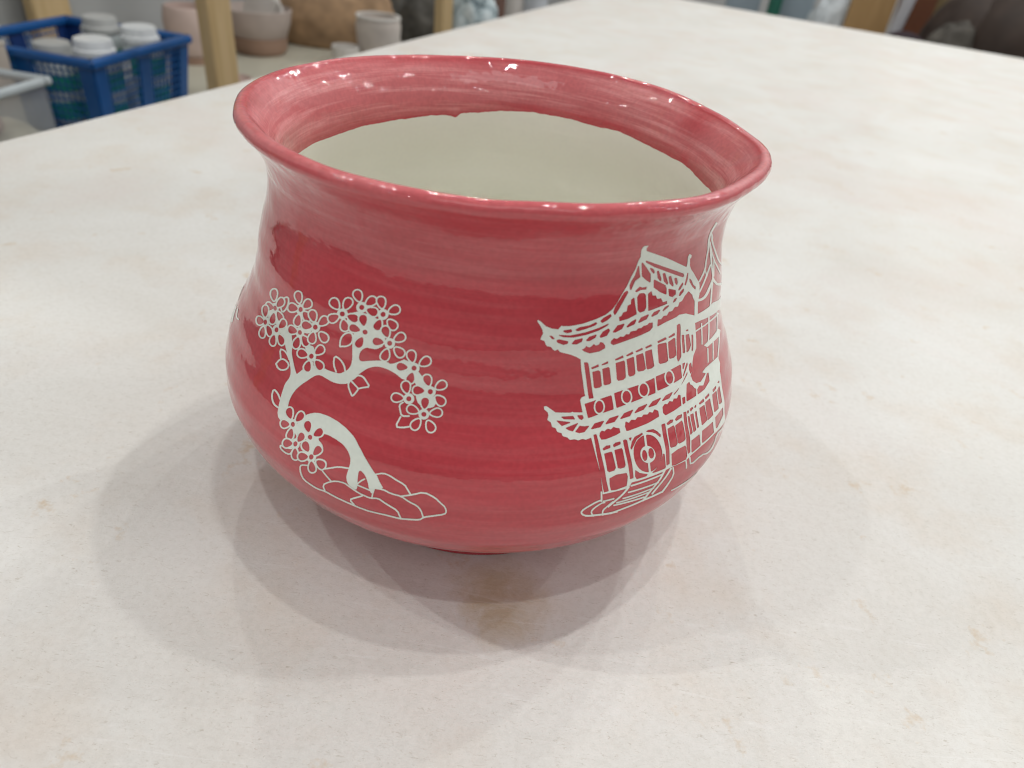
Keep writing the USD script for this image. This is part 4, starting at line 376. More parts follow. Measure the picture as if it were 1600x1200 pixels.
  '-5636 3149 54 -169 -74 350 -51 19|-5521 3079 62 -252 40 -120 -7 -8 -69 -2 -13 6 -53 194 33 -174 4 -44 477 -12 59 57 724 -27 158 -4 385 -37 169 24 340 5 499 -26 669 -96 -29 153 -30 260 74 294 -512 13 -688 15 -531 -9 -1497 14 -306 -10 -18 7;-5316 3224 3 7 46 17 87 0 13 -5 2 -24 -7 -6 -122 -15 -10 4;-5511 3209 4 6 65 24 69 -5 10 -5 -2 -24 -8 -5 -116 -11 -9 3;-5488 3151 8 4 124 3 10 -3 14 -15 41 -168 -29 -30 -96 -4 -34 19;-5403 2776 -8 80 6 6 129 24 178 -14 11 -5 25 -51 -23 -116 -206 -9 -80 8 -12 9;-4999 3255 10 4 36 -1 10 -4 1 -7 -27 -26 -8 0 -9 5;-4976 3125 -6 16 37 64 63 47 153 17 14 -4 9 -13 -4 -6 -128 -33 -79 -65 -38 -27 -10 -1;-4518 3015 3 -36 -16 -29 -9 -7 -22 -5 -28 5 -22 14 -21 32 -3 36 17 27 10 7 21 5 26 -4 24 -14;-4867 3179 41 25 50 17 56 10 28 1 6 -2 6 -125 -34 -3 -26 -5 -23 -10 -18 -12 -12 -16 -7 -17 -1 -19 5 -21 11 -20 17 -20 21 -18 25 -17 65 -27 24 -123 -2 -3 -26 4 -58 20 -57 28 -50 34 -41 38 -34 43 -22 44 -11 44 0 43 12 40 22 36;-4664 3021 2 -37 -13 -31 -9 -7 -18 -7 -24 4 -21 15 -19 32 -3 37 15 29 8 7 19 7 24 -4 21 -14;-5294 3163 8 4 129 0 10 -4 14 -18 26 -175 -23 -23 -81 -2 -48 18;-5021 2775 -98 470 6 6 38 6 38 -19 4 -5 85 -454 -6 -7 -53 -2;-4923 2865 9 1 8 -2 85 -56 150 -49 10 -6 1 -7 -26 -13 -200 8 -8 6 -26 38;-3927 3251 4 6 78 24 108 -11 16 -6 2 -7 -19 -26 -10 -3 -143 -1 -13 5;-4148 3257 6 6 94 17 66 -11 13 -6 0 -6 -26 -21 -114 -5 -18 5;-3940 3177 8 5 174 13 13 -2 9 -4 20 -44 -2 -185 -45 -16 -127 4 -40 18 -9 9;-4630 3265 6 6 35 6 121 -14 91 -48 62 -50 3 -6 -7 -22 -10 -1 -13 4 -78 56 -93 38 -106 24;-4141 3187 9 5 148 4 14 -7 21 -31 7 -192 -52 -22 -112 11 -13 5 -20 19;-4233 2753 -43 516 11 6 71 -4 12 -8 9 -66 22 -441 -6 -6 -56 -4;-4398 3118 32 -42 21 -44 11 -46 -1 -46 -11 -43 -15 -29 15 19 21 49 15 0 26 -13 8 -8 32 -178 -21 -16 -178 8 -101 8 -12 8 2 8 73 19 26 16 -33 -12 -53 -9 -41 0 -7 3 -24 123 40 2 26 6 23 9 18 13 12 17 7 18 1 20 -6 21 -11 21 -16 20 -22 18 -25 16 -28 13 -42 13 -5 128 38 -3 59 -16 55 -24 51 -31;-4099 2715 -11 158 154 16 205 -12 17 -6 35 -40 18 -122 -35 -37 -304 17 -61 12 -13 7;-2277 3234 4 7 61 0 25 -5 20 -8 7 -9 -28 -13 -62 15;-2562 3235 10 4 137 -4 22 -4 16 -8 5 -8 -21 -18 -133 -2 -21 7 -10 5;-2407 2989 60 168 105 12 32 -6 19 -9 4 -6 -47 -195 -12 -1 -117 15 -25 8;-2917 3245 9 5 147 0 16 -2 17 -7 -4 -27 -144 -1 -20 4 -13 6;-2609 3182 12 3 166 -12 18 -3 20 -9 4 -7 -63 -211 -10 -2 -182 19 -19 9 -5 7;-3160 3244 9 5 156 4 19 -4 12 -7 5 -27 -12 -5 -154 8 -18 7;-3324 3237 6 17 36 6 21 -5 6 -7 -7 -16 -40 -6 -16 5;-3480 3260 9 6 70 3 15 -3 10 -5 8 -21 -78 -15 -21 7;-2933 3184 11 3 168 -9 22 -5 12 -8 -7 -213 -205 5 -15 3 -16 8 -5 7;-3565 3260 8 4 26 1 14 -3 9 -6 -2 -24 -37 -6 -10 2 -11 6;-3165 3180 12 3 159 -12 18 -4 10 -7 -7 -192 -184 -4 -13 2 -16 7 -4 7;-2652 2885 7 4 390 -22 26 -7 23 -11 13 -12 22 -110 -383 -42 -23 5 -23 11 -16 14;-3328 3179 6 4 30 1 16 -3 10 -6 -15 -189 -32 -12 -15 0 -13 6 -7 8;-3483 3192 12 2 74 -8 16 -5 5 -6 -7 -199 -6 -4 -70 -7 -14 7 -5 6;-3557 3197 19 -4 26 -12 7 -8 7 -195 -5 -4 -46 -10 -13 1 -11 5 -6 7 14 215;-3199 2893 8 4 398 -24 16 -4 18 -9 52 -175 -457 25 -15 3 -18 10 -6 8;-3678 3273 13 4 58 -9 15 -6 4 -5 -14 -167 15 -357 -5 -5 -52 -4 -15 7 -6 7 -45 150;-3555 2720 0 163 240 1 22 -7 9 -9 32 -160 -270 -7 -18 5|-2649 3554 -163 -13 42 -16 96 -7 279 16|-3253 3611 -158 8 183 -47|-3581 3666 -220 -4 -8 1 -4 4 34 25 -51 3 -32 -16 -38 -4 -40 8 -30 17 -40 1 35 -24 28 -13 -1 -3 -66 -2 -219 2 -18 4 -11 7 -2 31 -40 0 -6 -50 -7 -6 -175 -1 -7 2 -2 3 37 25 13 27 -37 0 -7 -13 -23 -19 -17 -6 -35 -5 -21 2 -35 12 -17 10 -18 17 -33 -1 32 -30 47 -22 -1 -4 -265 -10 -8 4 28 23 13 34 -33 -1 -8 -21 -21 -18 -15 -7 -32 -5 -20 2 -33 10 -26 18 -11 13 -29 -2 18 -21 17 -13 39 -18 0 -5 -168 -12 -15 2 -9 7 -11 52 -53 -4 9 -56 -4 -6 -9 -3 -197 -15 -4 4 21 15 11 13 11 35 -29 -2 -7 -23 -18 -19 -13 -7 -29 -7 -18 0 -30 9 -24 17 -11 15 -28 0 20 -26 15 -12 38 -17 0 -4 -173 -19 -13 2 -8 6 -25 66 -60 -2 -153 12 96 -37 46 -3 13 -21 89 -35 526 40 560 33 654 19 438 12',
 ],
 'steps': [
  '-4484 2503 62 49 30 0 -1 10 -7 7 40 29 114 99 -665 28 18 -8 580 -24 -23 -20 -668 21 -10 -7 5 -9 18 -7 628 -20 -32 -30 -56 -40 -594 33 -9 -4 1 -9 8 -9 13 -3 551 -31 -51 -38 -602 21 -8 -4 1 -9 10 -10 12 -4 553 -19 -23 -18 -658 23 -7 -4 1 -9 8 -9 12 -4 614 -21 -41 -36 -20 11 -608 42 -8 -4 1 -9 8 -9 12 -4 598 -43 -19 -19 -576 -23 -95 5 -93 10 -7 25 15 27 50 33 15 -11 12 1 193 114 63 40 86 62 3 8 -4 7 -13 -13 -42 3 -59 -43 -61 -38 -102 -57 -9 5 -10 0 -146 -89 -19 -32 7 -38 -159 19 -21 32 0 24 21 23 39 26 56 27 41 12 41 -2 8 3 1 8 -7 9 -22 4 181 -3 10 8 -9 14 -12 3 -191 1 -3 -11 7 -8 10 -4 -28 1 -45 -13 -58 -27 -41 -27 -24 -27 -1 -40 20 -31 -27 3 -72 14 -42 20 -22 18 -6 16 18 23 53 28 122 47 53 13 47 5 2 -6 8 -8 15 0 4 7 -2 19 -12 109 -5 8 -16 5 -8 -8 10 -99 -59 -8 -55 -13 -123 -47 -56 -29 -27 -35 11 -32 6 -9 29 -25 59 -28 75 -15 41 -4 13 -8 9 6 127 -15 28 -4 11 -7 9 3 126 -13 15 -6 35 3 85 -6 9 4 -1 11 502 14 17 -5 7 5 403 -12 19 -8 97 67 55 51 49 55 14 67 -28 97 -7 10 -15 7 -16 -2 25 -97 -14 -56 -49 -53 -55 -48 -89 -60 -16 6 -343 7 74 66 12 0 2 12 39 30 20 -1 4 8|-3461 2504 188 12 166 -25 184 -74 181 -47 143 0 58 60 2 98 104 24 383 -107 15 2 -49 35 -68 37 -50 21 -322 67 -104 -26 -24 -88 -65 -50 -120 -7 -142 32 -169 64 -167 22 -173 -15 -63 19 -35 102 -20 13 -24 -4 40 -116 30 -17|-3658 2501 9 7 -52 141 -7 9 -33 0 46 -133 11 -12|-4517 2408 23 -15 12 0 145 109 95 68 139 97 2 8 -9 11 -16 6 -12 -1 -140 -96 -96 -66 -146 -105|-3033 2112 -28 25 -45 33 -50 28 -851 88 -3 -5 8 -12 15 -11 14 -5',
 ],
 'side_tower': [
  '-2560 5327 7 -42 21 -56 48 -141 -111 -208 -96 -43 -222 -64 8 -9 21 -7 35 -2 226 60 43 17 39 -48 -350 -123 -3 -30 29 -1 373 125 26 -2 1 10 237 76 22 -128 -21 -40 -147 -44 -222 -68 -102 -16 -95 2 -78 5 -65 10 -20 -29 127 -19 99 -8 128 -3 125 17 200 55 -113 -229 108 -3 152 269 218 -96 242 -74 101 -26 587 -156 59 -12 -9 9 -13 19 -120 48 -590 147 -127 38 -233 100 -63 39 -33 14 5 12 32 -5 15 2 67 162 244 -145 256 -125 51 -18 75 -19 59 -7 -323 148 -285 163 -121 85 -197 145 -104 101 -28 12 -39 10 -15 23 -7 64 63 -38 38 -47 100 -71 306 -191 155 -94 177 -88 380 -139 254 -68 31 -3 23 2 -536 183 -186 87 -329 195 -160 96 -99 70 -31 44 -71 43 -108 42 25 52 49 58 -26 13 -67 19 -64 13 -24 -1 -15 -65;-2112 4757 -46 184 -10 20 97 -74;-2546 4847 32 13 132 259 150 -260 -44 10 -24 -1 -194 -69 -33 39|-2600 3845 166 -75 330 -32 -142 -193 13 -12 23 -7 24 0 166 201 104 -15 293 -42 -309 -189 44 -6 6 -32 388 197 -9 9 21 -4 152 26 -209 89 -52 8 -20 222 173 -37 34 -4 -41 20 -83 30 -101 25 -19 25 -46 19 -56 17 -34 5 18 -40 -535 62 -16 89 -88 13 16 -93 -237 17 -94 8 -15 45 -19 10 -34 6 -7 -4 14 -52 -242 12 11 -23 238 -13 46 -228 20 -14 24 -6 19 3 -48 240 137 -13 191 -14 0 -258;-2296 4086 546 -69 34 -232 -416 31 -168 15|-2485 3575 21 1 91 158 -7 8 -22 9 -22 4 -11 -2 -83 -161 13 -11',
 ],
 'edge_sprig': [
  '-14505 3232 60 -99 -54 -22 450 154 89 33 23 15 3 101 -23 1 -90 -28 -49 -22 -6 -91 -560 -196 -12 105 -78 76 20 16 51 22 43 10 18 -6|-14119 2944 54 14 89 35 66 31 16 15 -180 55 -121 72 -46 -8 -103 -38 -134 -58 -72 -40 174 -55|-13722 3171 267 77 31 14 7 10 -39 -4 -187 -52 -193 42 -34 -5 -55 -18 -46 -21 -5 -11 227 -35',
 ],
}
def decode(s):
    out = []
    for poly in s.split('|'):
        rings = []
        for r in poly.split(';'):
            a = np.cumsum(np.array(r.split(), int).reshape(-1, 2), 0); rings.append(a / 5000.0)
        out.append(rings)
    return out      # rings in (angle, 10 x height)
RAD = 7.0           # decimetre-like scale that makes angle and height comparable: u = angle*7 , v = height*100
def inlay(s, off=.00007, cell=.16):
    """a thin raised drawing that follows the pot's wall, with its edges turned down into the glaze"""
    V, F = [], []; nv = 0
    for rings in decode(s):
        R = [np.stack([r[:, 0] * RAD, r[:, 1] * 10], 1) for r in rings]
        P = Polygon(R[0], R[1:]).buffer(0)
        if P.is_empty: continue
        x0, y0, x1, y1 = P.bounds
        shapely.prepare(P)
        for i in range(int(np.floor(x0 / cell)), int(np.floor(x1 / cell)) + 1):
            for j in range(int(np.floor(y0 / cell)), int(np.floor(y1 / cell)) + 1):
                c = sbox(i * cell, j * cell, (i + 1) * cell, (j + 1) * cell)
                if not P.intersects(c): continue
                g = c if P.contains(c) else P.intersection(c)
                for q in getattr(g, 'geoms', [g]):
                    if q.geom_type != 'Polygon' or q.area < 1e-7: continue
                    for tr in shapely.constrained_delaunay_triangles(q).geoms:
                        xy = np.array(tr.exterior.coords)[:3]
                        if np.cross(xy[1] - xy[0], xy[2] - xy[0]) < 0: xy = xy[::-1]
                        V.append(np.c_[xy, np.full(3, off)]); F.append(np.arange(3) + nv); nv += 3
        for q in getattr(P, 'geoms', [P]):
            for ring in [q.exterior, *q.interiors]:
                xy = np.array(shapely.segmentize(ring, .09).coords); m = len(xy)
                V.append(np.c_[xy, np.full(m, off)]); V.append(np.c_[xy, np.full(m, -.0002)])
                k = np.arange(m - 1); a, b = nv + k, nv + k + 1; c, d = nv + m + k, nv + m + k + 1
                F.append(np.stack([a, c, b], 1)); F.append(np.stack([b, c, d], 1)); nv += 2 * m
    V = np.concatenate(V); F = np.concatenate([np.atleast_2d(x) for x in F])
    th, z = V[:, 0] / RAD, V[:, 1] / 100
    p = outer(th, z, V[:, 2]); base = outer(th, z, np.zeros(len(z)) + 1e-3) - outer(th, z)
    nn = base / np.linalg.norm(base, axis=-1, keepdims=True)
    return p, F, nn
def drawing(parent, name, s, label=None):
    p, F, nn = inlay(s)
    return raw(parent, name, p, F, SLIP, nn, label=label)
tree = drawing(pot, 'tree_drawing', ART['trunk'][0], 'pale bent tree trunk drawn on the left of the pot')
for s in ART['blossom']: drawing(tree, 'blossom', s)
for s in ART['leaf']: drawing(tree, 'leaf', s)
drawing(tree, 'rock_outline', ART['rock_outline'][0])
pag = drawing(pot, 'pagoda_drawing', ART['lower_storey'][0], 'pale pagoda with curved roofs drawn on the right of the pot')
for k, nm in (('lower_roof', 'pagoda_roof'), ('upper_storey', 'pagoda_storey'), ('upper_roof', 'pagoda_roof'), ('steps', 'pagoda_steps'), ('side_tower', 'pagoda_tower')):
    drawing(pag, nm, ART[k][0])
drawing(pot, 'sprig_drawing', ART['edge_sprig'][0])

# ------------------------------------------------------------------ the shelving beyond the table's left edge
POSTW = wood('pine_post', (.46, .32, .15), (.60, .45, .25), 2)
SHELFW = wood('pale_shelf_board', (.44, .42, .34), (.52, .50, .41), 0)
SZ = -.18
o = loc(0, .32)
sh = thing('shelving_unit', 'open pine shelving with square posts standing past the left table edge', 'shelves', (o[0], o[1], 0), ROT)
for px, py, w in ((.545, .0, .046), (1.233, 0, .048), (.62, .43, .070), (-.35, 0, .05), (2.3, 0, .05), (2.3, .43, .05)):
    part(sh, 'post', bx((px, py, .25), (w, .022, 2.0), .002), POSTW, smooth=False)
for z in (SZ, .98):
    part(sh, 'shelf_board', bx((1.0, .215, z - .011), (2.75, .378, .022), .001), SHELFW, smooth=False)
part(sh, 'back_panel', bx((1.0, .464, .40), (2.75, .008, 1.14), .001), plain('grey_panel', (.36, .37, .37), .7, scale=4), smooth=False)

def on_shelf(az, d): return (*polar(az, d), SZ)
# blue basket with its jars
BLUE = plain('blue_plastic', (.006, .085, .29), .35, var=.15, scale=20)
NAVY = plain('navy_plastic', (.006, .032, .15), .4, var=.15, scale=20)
bq = polar(-32.6, 1.095)          # near corner at shelf level
BW, BD, BH = .212, .205, .104
bk = thing('storage_basket', 'blue plastic lattice basket full of white capped jars on the shelf', 'basket', (bq[0], bq[1], SZ), 82.5)
# local: x runs along the side that faces the table, y away; the walls lean outward
def lean(u, vv, k):   # rectangle at height fraction k
    g = .012 * (k - 1)
    return np.array([g * -1 + u * (BW + 2 * g), g * -1 + vv * (BD + 2 * g)])
def pane_bar(p0, p1, t=.0022):
    d = np.array(p1) - p0; L = np.linalg.norm(d)
    m = trimesh.creation.box((t, t, L)); T = trimesh.geometry.align_vectors((0, 0, 1), d / L); T[:3, 3] = (np.array(p0) + p1) / 2
    m.apply_transform(T); return m
sides = [((0, 0), (1, 0)), ((1, 0), (1, 1)), ((1, 1), (0, 1)), ((0, 1), (0, 0))]
for i, (a, b) in enumerate(sides):
    a, b = np.array(a, float), np.array(b, float); bars = []
    def at_(s, k):
        q = lean(*(a + (b - a) * s), k); return np.array([q[0], q[1], k * BH])
    N = 22
    for j in range(1, N):
        s = j / N
        bars.append(pane_bar(at_(s, .06), at_(s, .93), .0017))
    for k in np.linspace(.12, .88, 9): bars.append(pane_bar(at_(.02, k), at_(.98, k), .0016))
    part(bk, 'lattice_side', cat(bars), BLUE, smooth=False)
    # solid stiffening panels
    for s0, s1 in ((.0, .11), (.44, .56), (.90, 1.0)):
        q = [at_(s0, .02), at_(s1, .02), at_(s1, .95), at_(s0, .95)]; nrm = np.cross(q[1] - q[0], q[3] - q[0]); nrm /= np.linalg.norm(nrm)
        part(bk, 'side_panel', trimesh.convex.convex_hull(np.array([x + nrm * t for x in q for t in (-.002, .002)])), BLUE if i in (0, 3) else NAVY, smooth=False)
    p0, p1 = at_(0, 1), at_(1, 1); d = p1 - p0
    part(bk, 'rim', bx((np.linalg.norm(d) / 2, 0, 0), (np.linalg.norm(d) + .012, .013, .012), .003).apply_transform(
        trimesh.transformations.translation_matrix(p0) @ trimesh.transformations.rotation_matrix(math.atan2(d[1], d[0]), (0, 0, 1))), BLUE, smooth=False)
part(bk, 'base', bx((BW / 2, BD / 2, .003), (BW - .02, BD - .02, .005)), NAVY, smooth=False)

CAP = plain('white_cap', (.80, .83, .84), .4, var=.03)
JAR = plain('milky_jar', (.55, .60, .60), .35, var=.05)
GREEN = plain('green_label', (.01, .30, .17), .45, var=.1)
GREYCAP = plain('grey_cap', (.50, .51, .50), .5, var=.05)
PALELAB = plain('pale_label', (.55, .60, .66), .5, var=.05)
Rb = np.array([[math.cos(math.radians(82.5)), -math.sin(math.radians(82.5))], [math.sin(math.radians(82.5)), math.cos(math.radians(82.5))]])
def basket_pt(x, y): return bq + Rb @ np.array([x, y])
def jar(x, y, h, r, label, cap=CAP, lab=GREEN, tilt=0, az=0, small=.0):
    q = basket_pt(x, y)
    j = thing('glaze_jar', label, 'jar', (q[0], q[1], SZ + .006), az)
    T = trimesh.transformations.rotation_matrix(math.radians(tilt), (1, 0, 0))
    def L(pr): return lathe(pr, 40).apply_transform(T)
    hb = h - .022
    part(j, 'jar_body', L([(0, 0), (r * .94, 0), (r, .003), (r, hb * .86), (r * .9, hb * .95), (r * .8, hb), (0, hb)]), JAR, smooth=40)
    part(j, 'label', L([(r + .0004, hb * .10), (r + .0007, hb * .102), (r + .0007, hb * .38), (r + .0004, hb * .382)]), lab, smooth=40)
    part(j, 'label', L([(r + .0004, hb * .56), (r + .0007, hb * .562), (r + .0007, hb * .80), (r + .0004, hb * .802)]), lab, smooth=40)
    c = r * (.93 - small)
    part(j, 'cap', L([(0, hb), (c, hb), (c + .001, hb + .002), (c + .001, hb + .008), (c * .95, hb + .010), (c * .93, h - .003), (c * .90, h - .001), (c * .8, h), (0, h - .0005)]), cap, smooth=40)
jar(.062, .042, .116, .0275, 'white capped jar at the near corner of the blue basket')
jar(.166, .046, .117, .0275, 'white capped jar with green label bands near the right end of the basket')
jar(.165, .108, .122, .0265, 'grey capped jar standing at the back of the blue basket', GREYCAP)
jar(.056, .102, .104, .0285, 'low jar with grey lid half hidden behind the near corner jar', GREYCAP, small=.05)
jar(.112, .050, .085, .018, 'short narrow jar wedged between the two white capped jars', GREYCAP, PALELAB)
q = polar(-36.9, 1.36)
cup = thing('small_tub', 'small white tub at the left picture edge behind the blue basket', 'tub', (q[0], q[1], SZ))
part(cup, 'tub_body', lathe([(0, 0), (.024, 0), (.028, .07), (0, .07)], 32), GREEN, smooth=40)
part(cup, 'lid', lathe([(0, .07), (.030, .07), (.031, .075), (.030, .092), (.026, .095), (0, .095)], 32), CAP, smooth=40)

# clear box of clay offcuts, carton above
CLEAR = mat('clear_plastic', {'t': ('transparent_bsdf', {'color': (.93, .95, .96)}), 'd': ('diffuse_bsdf', {'color': (.72, .74, .74)}), 'g': ('glossy_bsdf', {'roughness': .15, 'color': (.9, .9, .9)}),
    'm0': ('mix_closure', {'fac': .13}), 'm': ('mix_closure', {'fac': .05})}, [('t.BSDF', 'm0.closure1'), ('d.BSDF', 'm0.closure2'), ('m0.closure', 'm.closure1'), ('g.BSDF', 'm.closure2')], 'm.closure')
RIMC = plain('milky_rim', (.46, .51, .53), .35, var=.05)
q = polar(-35.6, 1.045); bl, bd, bh = .26, .17, .098
cb = thing('clear_box', 'clear plastic box of pinkish clay scraps in front of the blue basket', 'box', (q[0], q[1], SZ), 84 + 90)
# local x runs left, away from the corner next to the basket; y towards the table
for nm, c, s in (('box_side', (bl / 2, 0, bh / 2), (bl, .002, bh)), ('box_side', (bl / 2, bd, bh / 2), (bl, .002, bh)), ('box_end', (.001, bd / 2, bh / 2), (.002, bd - .003, bh)), ('box_end', (bl - .001, bd / 2, bh / 2), (.002, bd - .003, bh)), ('box_base', (bl / 2, bd / 2, .002), (bl - .005, bd - .004, .002))):
    part(cb, nm, bx(c, s), CLEAR, smooth=False)
rim = [bx((bl / 2, -.002, bh), (bl + .016, .010, .010), .003), bx((bl / 2, bd + .002, bh), (bl + .016, .010, .010), .003), bx((-.002, bd / 2, bh), (.010, bd - .007, .010), .003), bx((bl + .002, bd / 2, bh), (.010, bd - .007, .010), .003)]
part(cb, 'box_rim', cat(rim), RIMC, smooth=False)
CLAYP = plain('pink_clay', (.58, .40, .33), .85, var=.15, scale=40, bump=.3)
CLAYB = plain('buff_clay', (.56, .49, .38), .85, var=.15, scale=40, bump=.3)
Rc = np.array([[math.cos(math.radians(174)), -math.sin(math.radians(174))], [math.sin(math.radians(174)), math.cos(math.radians(174))]])
for i, (x, y, z, r, m_) in enumerate(((.045, .045, .004, .042, CLAYB), (.13, .055, .004, .044, CLAYP), (.20, .06, .004, .040, CLAYB), (.044, .125, .004, .042, CLAYP), (.125, .12, .004, .040, CLAYB), (.045, .085, .050, .033, CLAYP), (.12, .085, .050, .033, CLAYP))):
    w = q + Rc @ np.array([x, y])
    nm = ['buff clay lump in the clear box nearest the basket corner', 'pink clay lump at the middle of the clear box', 'buff clay lump at the far left of the clear box', 'pink clay lump on the table side of the clear box', 'buff clay lump on the table side of the clear box', 'pink clay lump on top of the pile, nearer the basket', 'pink clay lump on top of the pile, farther from the basket'][i]
    lp = part('/World', 'clay_lump', lump(r, i + 3, .3, 3, (1, 1, .75)).apply_translation((w[0], w[1], SZ + z)), m_)
    keys(lp, nm, 'clay lump', 'clay scraps in the clear box')
CARD = plain('beige_card', (.50, .44, .38), .8, var=.08)
q = polar(-39.2, 1.13)
ct = thing('carton', 'beige cardboard carton with closed flaps at the left picture edge', 'carton', (q[0], q[1], SZ), 84)
part(ct, 'carton_body', bx((0, .05, .058), (.10, .12, .116), .002), CARD, smooth=False)
part(ct, 'flap', bx((-.026, .05, .1175), (.049, .122, .002)), plain('pale_card', (.60, .55, .48), .8), smooth=False)
part(ct, 'flap', bx((.026, .05, .1175), (.049, .122, .002)), plain('pale_card_2', (.60, .55, .48), .8), smooth=False)

# pots and odds and ends on the shelf
PINK = plain('pinkish_bisque', (.52, .44, .40), .8, var=.08, scale=25)
PINKB = plain('brown_bisque', (.34, .22, .16), .8, var=.12, scale=25)
WHITEC = plain('white_clay', (.66, .63, .59), .75, var=.06)
p_ = on_shelf(-21.6, 1.70)
bw = thing('clay_bowl', 'wide pinkish clay bowl with a brown foot beside the pine post', 'bowl', p_)
part(bw, 'bowl_wall', lathe([(.042, .022), (.056, .034), (.066, .060), (.070, .085), (.068, .086), (.062, .060), (.050, .036), (0, .030)], 56), PINK, smooth=50)
part(bw, 'foot', lathe([(0, 0), (.048, 0), (.056, .010), (.0575, .034), (.042, .022), (0, .021)], 56), PINKB, smooth=50)
for i, (dx, dy, a, l) in enumerate(((-.012, 0, 25, 'curved white shard standing in the clay bowl'), (.028, .012, -20, 'upright white shard at the right of the clay bowl'))):
    m_ = cat([bx((0, 0, .035), (.062, .006, .07), .002)]); v_ = m_.vertices.copy(); v_[:, 1] += 8 * v_[:, 0] ** 2; m_.vertices = v_
    m_.apply_transform(trimesh.transformations.rotation_matrix(math.radians(a), (0, 1, 0))); m_.apply_translation((p_[0] + dx, p_[1] + dy, SZ + .050))
    keys(part('/World', 'shard', m_, WHITEC), l, 'shard')
BROWN = plain('brown_crust', (.36, .23, .13), .8, var=.35, scale=22, bump=.4)
p_ = on_shelf(-15.9, 1.83)
bb = keys(part('/World', 'clay_block', lump(.135, 21, .16, 4, (1.0, .55, .62), 1.6).apply_transform(trimesh.transformations.rotation_matrix(math.radians(18), (0, 0, 1))).apply_translation((p_[0], p_[1], SZ)), BROWN), 'big rounded brown block of clay lying behind the cups on the shelf', 'clay block')
def cuppot(name, az, d, label, pr, m_, extra=None):
    p_ = on_shelf(az, d); t_ = thing(name, label, 'pot' if 'pot' in name else 'cup', p_)
    part(t_, 'cup_wall', lathe(pr, 48), m_, smooth=50)
    return t_
t_ = cuppot('clay_pot', -13.2, 1.63, 'tall pale clay pot with a brown streak on the shelf', [(0, 0), (.030, 0), (.034, .006), (.044, .045), (.047, .080), (.044, .094), (.040, .096), (.040, .090), (.043, .078), (.038, .03), (0, .012)], plain('pale_bisque', (.60, .54, .49), .75, var=.25, scale=12))
part(t_, 'rim_band', lathe([(.0445, .0935), (.0465, .095), (.0455, .099), (.040, .099), (.0395, .0965), (.0440, .0940)], 48), WHITEC, smooth=50)
t_ = cuppot('small_cup', -15.6, 1.60, 'small white cup standing left of the tall pale pot', [(0, 0), (.024, 0), (.027, .004), (.029, .040), (.027, .042), (.025, .040), (.023, .006), (0, .005)], WHITEC)
part(t_, 'foot', lathe([(.0245, -.0), (.0262, .001), (.0282, .006), (.0245, .0055)], 48), PINK, smooth=50)
p_ = on_shelf(-11.0, 1.62)
t_ = thing('shallow_dish', 'shallow pale blue dish on the shelf right of the tall pot', 'dish', p_)
part(t_, 'dish_wall', lathe([(0, 0), (.030, 0), (.045, .016), (.043, .017), (.029, .004), (0, .004)], 48), plain('pale_blue_glaze', (.55, .66, .68), .3), smooth=50)
part(t_, 'dish_rim', lathe([(.0452, .0155), (.0475, .0175), (.0468, .0195), (.0432, .0178)], 48), plain('pale_blue_rim', (.62, .72, .74), .3), smooth=50)
DARKG = plain('dark_grey_clutter', (.07, .065, .055), .7, var=.6, scale=18, bump=.5)
for i, (az, d, r, l) in enumerate(((-11.9, 1.86, .062, 'dark mottled stone shape behind the blue dish, left'), (-10.0, 1.83, .060, 'dark mottled stone shape behind the blue dish, beside the second post'))):
    p_ = on_shelf(az, d)
    keys(part('/World', 'dark_stone', lump(r, 31 + i, .35, 4, (.95, .9, 1.25), 2.0).apply_translation(p_), DARKG), l, 'stone', None)
p_ = on_shelf(-12.5, 1.74)
keys(part('/World', 'grey_stone', lump(.030, 37, .3, 3, (1.1, .9, .9)).apply_translation(p_), plain('grey_stone', (.30, .27, .24), .8, var=.2)), 'small grey brown stone between the tall pot and the dark shapes', 'stone')
BAG = mat('crumpled_bag', {'t': ('texture_coordinate', {}), 'n': ('noise_texture', {'scale': 42.0, 'detail': 4.0, 'roughness': .6}), 'r': ('rgb_ramp', {'ramp': [(.36, (.10, .15, .17)), (.46, (.42, .52, .55)), (.62, (.66, .74, .76))]}),
    'b': ('bump', {'strength': .6, 'distance': .01}), 'p': ('principled_bsdf', {'roughness': .3})}, [('t.object', 'n.vector'), ('n.fac', 'r.fac'), ('r.color', 'p.base_color'), ('n.fac', 'b.height'), ('b.normal', 'p.normal')])
p_ = on_shelf(-6.3, 1.80)
keys(part('/World', 'plastic_bag', lump(.056, 41, .30, 4, (.95, .8, 1.75), 2.6).apply_translation(p_), BAG), 'crumpled blue and white patterned bag right of the second post', 'bag')
p_ = on_shelf(-4.6, 1.82)
t_ = thing('brown_bottle', 'narrow brown bottle between the patterned bag and the white cups', 'bottle', p_)
part(t_, 'bottle_body', lathe([(0, 0), (.017, 0), (.019, .004), (.019, .16), (.010, .19), (.010, .21), (0, .21)], 32), plain('brown_glass', (.17, .10, .08), .3), smooth=40)
part(t_, 'bottle_cap', lathe([(0, .21), (.012, .21), (.012, .23), (0, .23)], 32), CAP, smooth=40)
for i, (az, l) in enumerate(((-3.5, 'plain white cup first right of the brown bottle'), (-1.9, 'plain pale cup second right of the brown bottle'))):
    p_ = on_shelf(az, 1.92)
    t_ = thing('tall_cup', l, 'cup', p_)
    part(t_, 'cup_wall', lathe([(0, 0), (.026, 0), (.030, .01), (.032, .20), (.030, .20), (.028, .012), (0, .01)], 40), [WHITEC, plain('cool_white', (.58, .62, .66), .5)][i], smooth=50)
    part(t_, 'rim', lathe([(.0315, .199), (.0335, .201), (.0325, .205), (.0295, .203), (.0302, .199)], 40), WHITEC, smooth=50)

